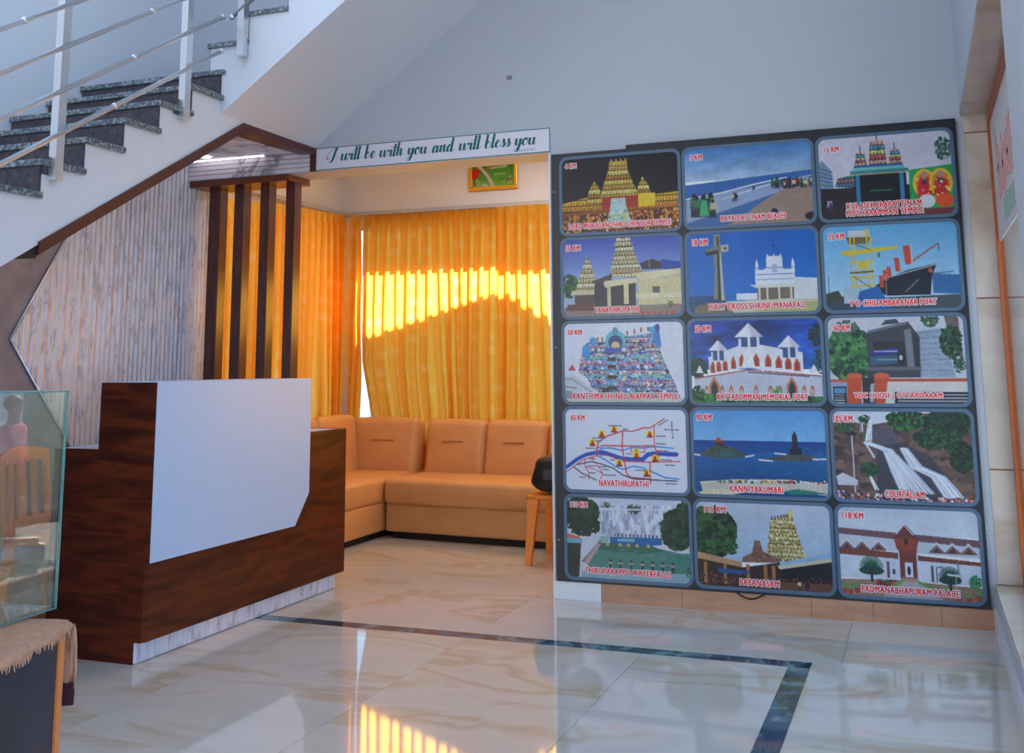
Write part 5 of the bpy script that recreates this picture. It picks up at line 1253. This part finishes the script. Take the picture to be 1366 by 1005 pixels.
# front face runs from (-1.485,1.62) toward the camera side
fd = Vector((-1.391, 1.373, 0))-Vector((-1.480, 1.612, 0)); fd.normalize(); fn_ = Vector((-fd.y, fd.x, 0))     # fd along front edge toward the viewer
if fn_.x < 0: fn_ = -fn_
C0 = Vector((-1.483, 1.612, 0))
def tloc(a, b, z): # a along front edge (to the viewer), b outward from front face
    p = C0+fd*a+fn_*b; return Vector((p.x+1.5, p.y-1.3, z))
def tbox(name, a0, a1, b0, b1, z0, z1, m, parent=tb):
    bm = bmesh.new(); vs_ = [bm.verts.new(tloc(a, b, z)) for a in (a0, a1) for b in (b0, b1) for z in (z0, z1)]
    for f in ((0, 1, 3, 2), (4, 6, 7, 5), (0, 4, 5, 1), (2, 3, 7, 6), (0, 2, 6, 4), (1, 5, 7, 3)): bm.faces.new([vs_[i] for i in f])
    return from_bm(name, bm, m, parent)
tbox('body', .022, 1.15, -.62, -.004, 0.0, .742, M['tabledark'])
tbox('edge_strip', 0, .021, -.62, 0, 0.0, .742, M['edgeorange'])
tbox('edge_strip', .03, 1.15, -.003, 0, 0.0, .02, M['edgeorange'])
# cloth: grid over the top, short fringe on the front, longer fall over the far end
def cloth():
    bm = bmesh.new(); rnd = random.Random(9)
    def P(a, b, z): return C0+fd*a+fn_*b+Vector((0, 0, z))
    na, nb = 60, 20
    prof = [(-.60, .7465), (-.4, .7465), (-.2, .7468), (-.08, .7470), (-.02, .7475), (-.004, .7465), (.002, .7425), (.004, .737), (.005, .731)]
    G = []
    for i in range(na+1):
        a = -.004+i/na*1.14; row = []
        for j, (b, z) in enumerate(prof):
            zz = z+.0015*math.sin(a*40+j); bb = b
            if j >= 6: bb += .004*math.sin(a*55+j*.4)+.002*math.sin(a*131); 
            if j == 8: zz += rnd.uniform(-.005, .003)
            row.append(bm.verts.new(P(a, bb, zz)))
        G.append(row)
    for i in range(na):
        for j in range(len(prof)-1): bm.faces.new((G[i][j], G[i+1][j], G[i+1][j+1], G[i][j+1]))
    # far end fall
    fall = [(-.014, .742), (-.022, .73), (-.026, .70), (-.029, .665), (-.027, .632)]
    prev = [G[0][j] for j in range(len(prof))]
    for n_, (a, z) in enumerate(fall):
        cur = []
        for j, (b, zz) in enumerate(prof):
            bb = min(b, .012)+.012*math.sin(j*1.3+z*30)*.4
            if j > 5: bb = .010-(8-j)*.004
            cur.append(bm.verts.new(P(a+.003*math.sin(j*2.1+n_), bb, z-.002*(j > 5)*(j-5)+rnd.uniform(-.003, .003))))
        for j in range(len(prof)-1): bm.faces.new((prev[j], prev[j+1], cur[j+1], cur[j]))
        prev = cur
    o = from_bm('tablecloth', bm, M['cloth'], None, True)
    md = o.modifiers.new('t', 'SOLIDIFY'); md.thickness = .004; md.offset = 1
    tag(o, 'tan cloth with frayed edge draped over the dark blue table', 'tablecloth')
    bm = bmesh.new(); top = []; bot = []
    for j in range(9):
        b = -.5+.51*j/8; 
        top.append(bm.verts.new(P(-.028, b, .634))); bot.append(bm.verts.new(P(-.026+.003*math.sin(j*2), b, .594+rnd.uniform(-.006, .006))))
    for j in range(8): bm.faces.new((top[j], top[j+1], bot[j+1], bot[j]))
    m2 = from_bm('cloth_border', bm, M['maroon'], o); md = m2.modifiers.new('t', 'SOLIDIFY'); md.thickness = .007; md.offset = 0
    m2['label'] = 'dark maroon end band'
    bm = bmesh.new()
    for i in range(150):
        a = .0+i*.0074; b = .008+.004*math.sin(a*55+3.2)
        bm_tube(bm, P(a, b, .733+rnd.uniform(-.002, .002)), P(a+rnd.uniform(-.003, .003), b+rnd.uniform(-.001, .003), .723+rnd.uniform(-.004, .003)), .0018, 5, .0009)
    fr_ = from_bm('fringe', bm, M['cloth'], o); fr_['kind'] = 'stuff'
cloth()
# glass case
gc = empty('glass_case', (-1.557, 1.665, .7535), 'open clear glass case with green edges standing on the tan cloth', 'glass case')
g0 = Vector((0, 0)); gd = Vector((.03, -.36)); gd.normalize(); gn = Vector((-gd.y, gd.x))
if gn.x < 0: gn = -gn
TH = .006; GH = .405; GLn = .62; GW = .40
def gbox(name, a0, a1, b0, b1, z0, z1, m, parent=gc):
    bm = bmesh.new(); vs_ = []
    for a in (a0, a1):
        for b in (b0, b1):
            for z in (z0, z1):
                p = gd*a+gn*b; vs_.append(bm.verts.new((p.x, p.y, z)))
    for f in ((0, 1, 3, 2), (4, 6, 7, 5), (0, 4, 5, 1), (2, 3, 7, 6), (0, 2, 6, 4), (1, 5, 7, 3)): bm.faces.new([vs_[i] for i in f])
    return from_bm(name, bm, m, parent)
E_ = .0012
def gpane(a0, a1, b0, b1):
    p = gbox('pane', a0+E_, a1-E_, b0+E_, b1-E_, E_, GH-E_, M['glass'])
    return p
p = gpane(.0, GLn, -TH, 0)
gbox('polished_edge', 0, GLn, -TH, 0, GH-E_, GH+.001, M['glassedge'], p); gbox('polished_edge', 0, GLn, -TH, 0, 0, E_, M['glassedge'], p); gbox('polished_edge', -.001, E_, -TH, 0, 0, GH, M['glassedge'], p)
p = gpane(0, TH, -GW, -TH-.0002)
gbox('polished_edge', 0, TH, -GW, -TH, GH-E_, GH+.001, M['glassedge'], p); gbox('polished_edge', 0, TH, -GW, -TH, 0, E_, M['glassedge'], p)
p = gpane(0, GLn, -GW-TH, -GW)
gbox('polished_edge', 0, GLn, -GW-TH, -GW, GH-E_, GH+.001, M['glassedge'], p)
gbox('polished_edge', -.001, E_, -GW-TH, -GW, 0, GH, M['glassedge'], p)
p = gpane(GLn, GLn+TH, -GW, -TH)
gbox('floor_pane', TH, GLn, -GW, -TH, .001, .006, M['glass'])

# ------------------------------------------------------------------ outside, seen through the shop window and mirrored in the glass case
def person(loc, rz):
    root = empty('person', loc, 'person in a pink shirt standing outside beside a motorcycle, mirrored in the glass case', 'person', None, rz)
    def skin(name, verts, edges, radii, m, rootv=0, parent=root):
        me = bpy.data.meshes.new(name); me.from_pydata(verts, edges, []); me.update()
        o = new_obj(name, me, m, parent); md = o.modifiers.new('s', 'SKIN')
        for v, r in zip(me.skin_vertices[0].data, radii): v.radius = r if isinstance(r, tuple) else (r, r)
        me.skin_vertices[0].data[rootv].use_root = True
        md2 = o.modifiers.new('u', 'SUBSURF'); md2.levels = 1; md2.render_levels = 2
        for p in me.polygons: p.use_smooth = True
        return o
    V = [(0, 0, .95), (0, 0, 1.12), (0, 0, 1.34), (0, 0, 1.46), (0, -.01, 1.55), (0, -.01, 1.64), (0, -.01, 1.70)]
    E = [(0, 1), (1, 2), (2, 3), (3, 4), (4, 5), (5, 6)]; Rr = [(.16, .11), (.14, .10), (.17, .11), (.07, .06), (.055, .055), (.085, .10), (.07, .085)]
    for s in (-1, 1):
        b = len(V); V += [(s*.19, 0, 1.40), (s*.24, 0, 1.15), (s*.22, -.10, .93), (s*.21, -.13, .85)]; E += [(2, b), (b, b+1), (b+1, b+2), (b+2, b+3)]; Rr += [.055, .042, .032, .03]
        f = len(V)
        for k in range(4): V.append((s*.21+(k-1.5)*.018, -.15, .77+.008*abs(k-1.5))); E.append((b+3, f+k)); Rr.append(.009)
        V.append((s*.18, -.17, .82)); E.append((b+3, f+4)); Rr.append(.009)
        b = len(V); V += [(s*.09, 0, .88), (s*.10, -.01, .50), (s*.10, .02, .10), (s*.11, -.06, .045), (s*.11, -.15, .035)]; E += [(0, b), (b, b+1), (b+1, b+2), (b+2, b+3), (b+3, b+4)]; Rr += [.09, .06, .045, .04, .03]
    skin('body', V, E, Rr, M['skin'])
    V = [(0, 0, .92), (0, 0, 1.12), (0, 0, 1.34), (0, 0, 1.45)]; E = [(0, 1), (1, 2), (2, 3)]; Rr = [(.19, .135), (.165, .125), (.19, .13), (.085, .08)]
    for s in (-1, 1):
        b = len(V); V += [(s*.20, 0, 1.40), (s*.245, 0, 1.15), (s*.23, -.07, 1.0)]; E += [(2, b), (b, b+1), (b+1, b+2)]; Rr += [.075, .062, .055]
    skin('shirt', V, E, Rr, M['pink'])
    V = [(0, 0, .95)]; E = []; Rr = [(.175, .13)]
    for s in (-1, 1):
        b = len(V); V += [(s*.09, 0, .85), (s*.10, -.01, .50), (s*.10, .02, .09)]; E += [(0, b), (b, b+1), (b+1, b+2)]; Rr += [.11, .078, .065]
    skin('trousers', V, E, Rr, M['jean'])
    ball('hair', (0, .015, 1.70), .105, M['hair'], root, (.95, 1.05, .9))
    ball('nose', (0, -.118, 1.625), .016, M['skin'], root)
    for s in (-1, 1): ball('eye', (s*.033, -.098, 1.655), .011, M['outline'], root)
person((5.36, 11.05, -.88), math.radians(-100))
def wheel(parent, x, z, r):
    bm = bmesh.new()
    n, k = 28, 8
    rings = []
    for i in range(n):
        a = 2*math.pi*i/n; ring = []
        for j in range(k):
            b = 2*math.pi*j/k; rr_ = r-.045+.045*math.cos(b)
            ring.append(bm.verts.new((x+rr_*math.cos(a), .045*math.sin(b), z+rr_*math.sin(a))))
        rings.append(ring)
    for i in range(n):
        for j in range(k): bm.faces.new((rings[i][j], rings[(i+1) % n][j], rings[(i+1) % n][(j+1) % k], rings[i][(j+1) % k]))
    w = from_bm('wheel', bm, M['rubber'], parent, True)
    bm = bmesh.new()
    for i in range(6):
        a = math.pi*i/3; bm_tube(bm, (x, 0, z), (x+(r-.08)*math.cos(a), 0, z+(r-.08)*math.sin(a)), .012, 6)
    bm_tube(bm, (x, -.05, z), (x, .05, z), .05, 12)
    from_bm('spokes', bm, M['steel'], w, True)
def motorcycle(loc, rz, label):
    mc = empty('motorcycle', loc, label, 'motorcycle', None, rz)
    wheel(mc, -.62, .30, .30); wheel(mc, .62, .30, .30)
    bm = bmesh.new()
    bm_tube(bm, (.62, -.06, .30), (.42, -.06, .92), .022); bm_tube(bm, (.62, .06, .30), (.42, .06, .92), .022); bm_tube(bm, (.42, -.36, 1.02), (.42, .36, 1.02), .015); bm_tube(bm, (.42, 0, .9), (.42, 0, 1.02), .03)
    from_bm('fork', bm, M['steel'], mc, True)
    bm = bmesh.new(); bm_box(bm, -.22, .30, -.13, .13, .22, .55); bmesh.ops.bevel(bm, geom=list(bm.edges), offset=.06, segments=3, affect='EDGES'); bm_tube(bm, (-.62, -.08, .30), (.1, -.08, .35), .03); bm_tube(bm, (-.75, .13, .28), (.1, .13, .30), .045)
    from_bm('engine', bm, M['steel'], mc, True)
    bm = bmesh.new(); bm_box(bm, -.05, .42, -.13, .13, .58, .86); bmesh.ops.bevel(bm, geom=list(bm.edges), offset=.09, segments=4, affect='EDGES'); from_bm('tank', bm, M['bikeblack'], mc, True)
    bm = bmesh.new(); bm_box(bm, -.75, .0, -.13, .13, .68, .80); bmesh.ops.bevel(bm, geom=list(bm.edges), offset=.05, segments=3, affect='EDGES'); from_bm('seat', bm, M['rubber'], mc, True)
    ball('headlight', (.52, 0, .90), .10, M['outline'], mc)
motorcycle((3.62, 8.85, -.88), math.radians(-36), 'black motorcycle parked outside the shop window, nearer the glass')
motorcycle((4.75, 8.9, -.88), math.radians(-44), 'black motorcycle parked outside behind the nearer one, beside the person')
o = box('low_hedge', 6.9, 8.6, 15.6, 16.6, -.88, 1.3, M['hedge'], None, .25, 3, True); tag(o, 'green hedge outside beyond the shop window', 'hedge')

tag(box('wall_blemish', -2.112, -2.082, YA-.012, YA-.0005, 2.825, 2.845, M['blemish'], None, .004), 'small grey mark on the high white wall', 'wall mark')  # small raised block in place of a blemish on the wall
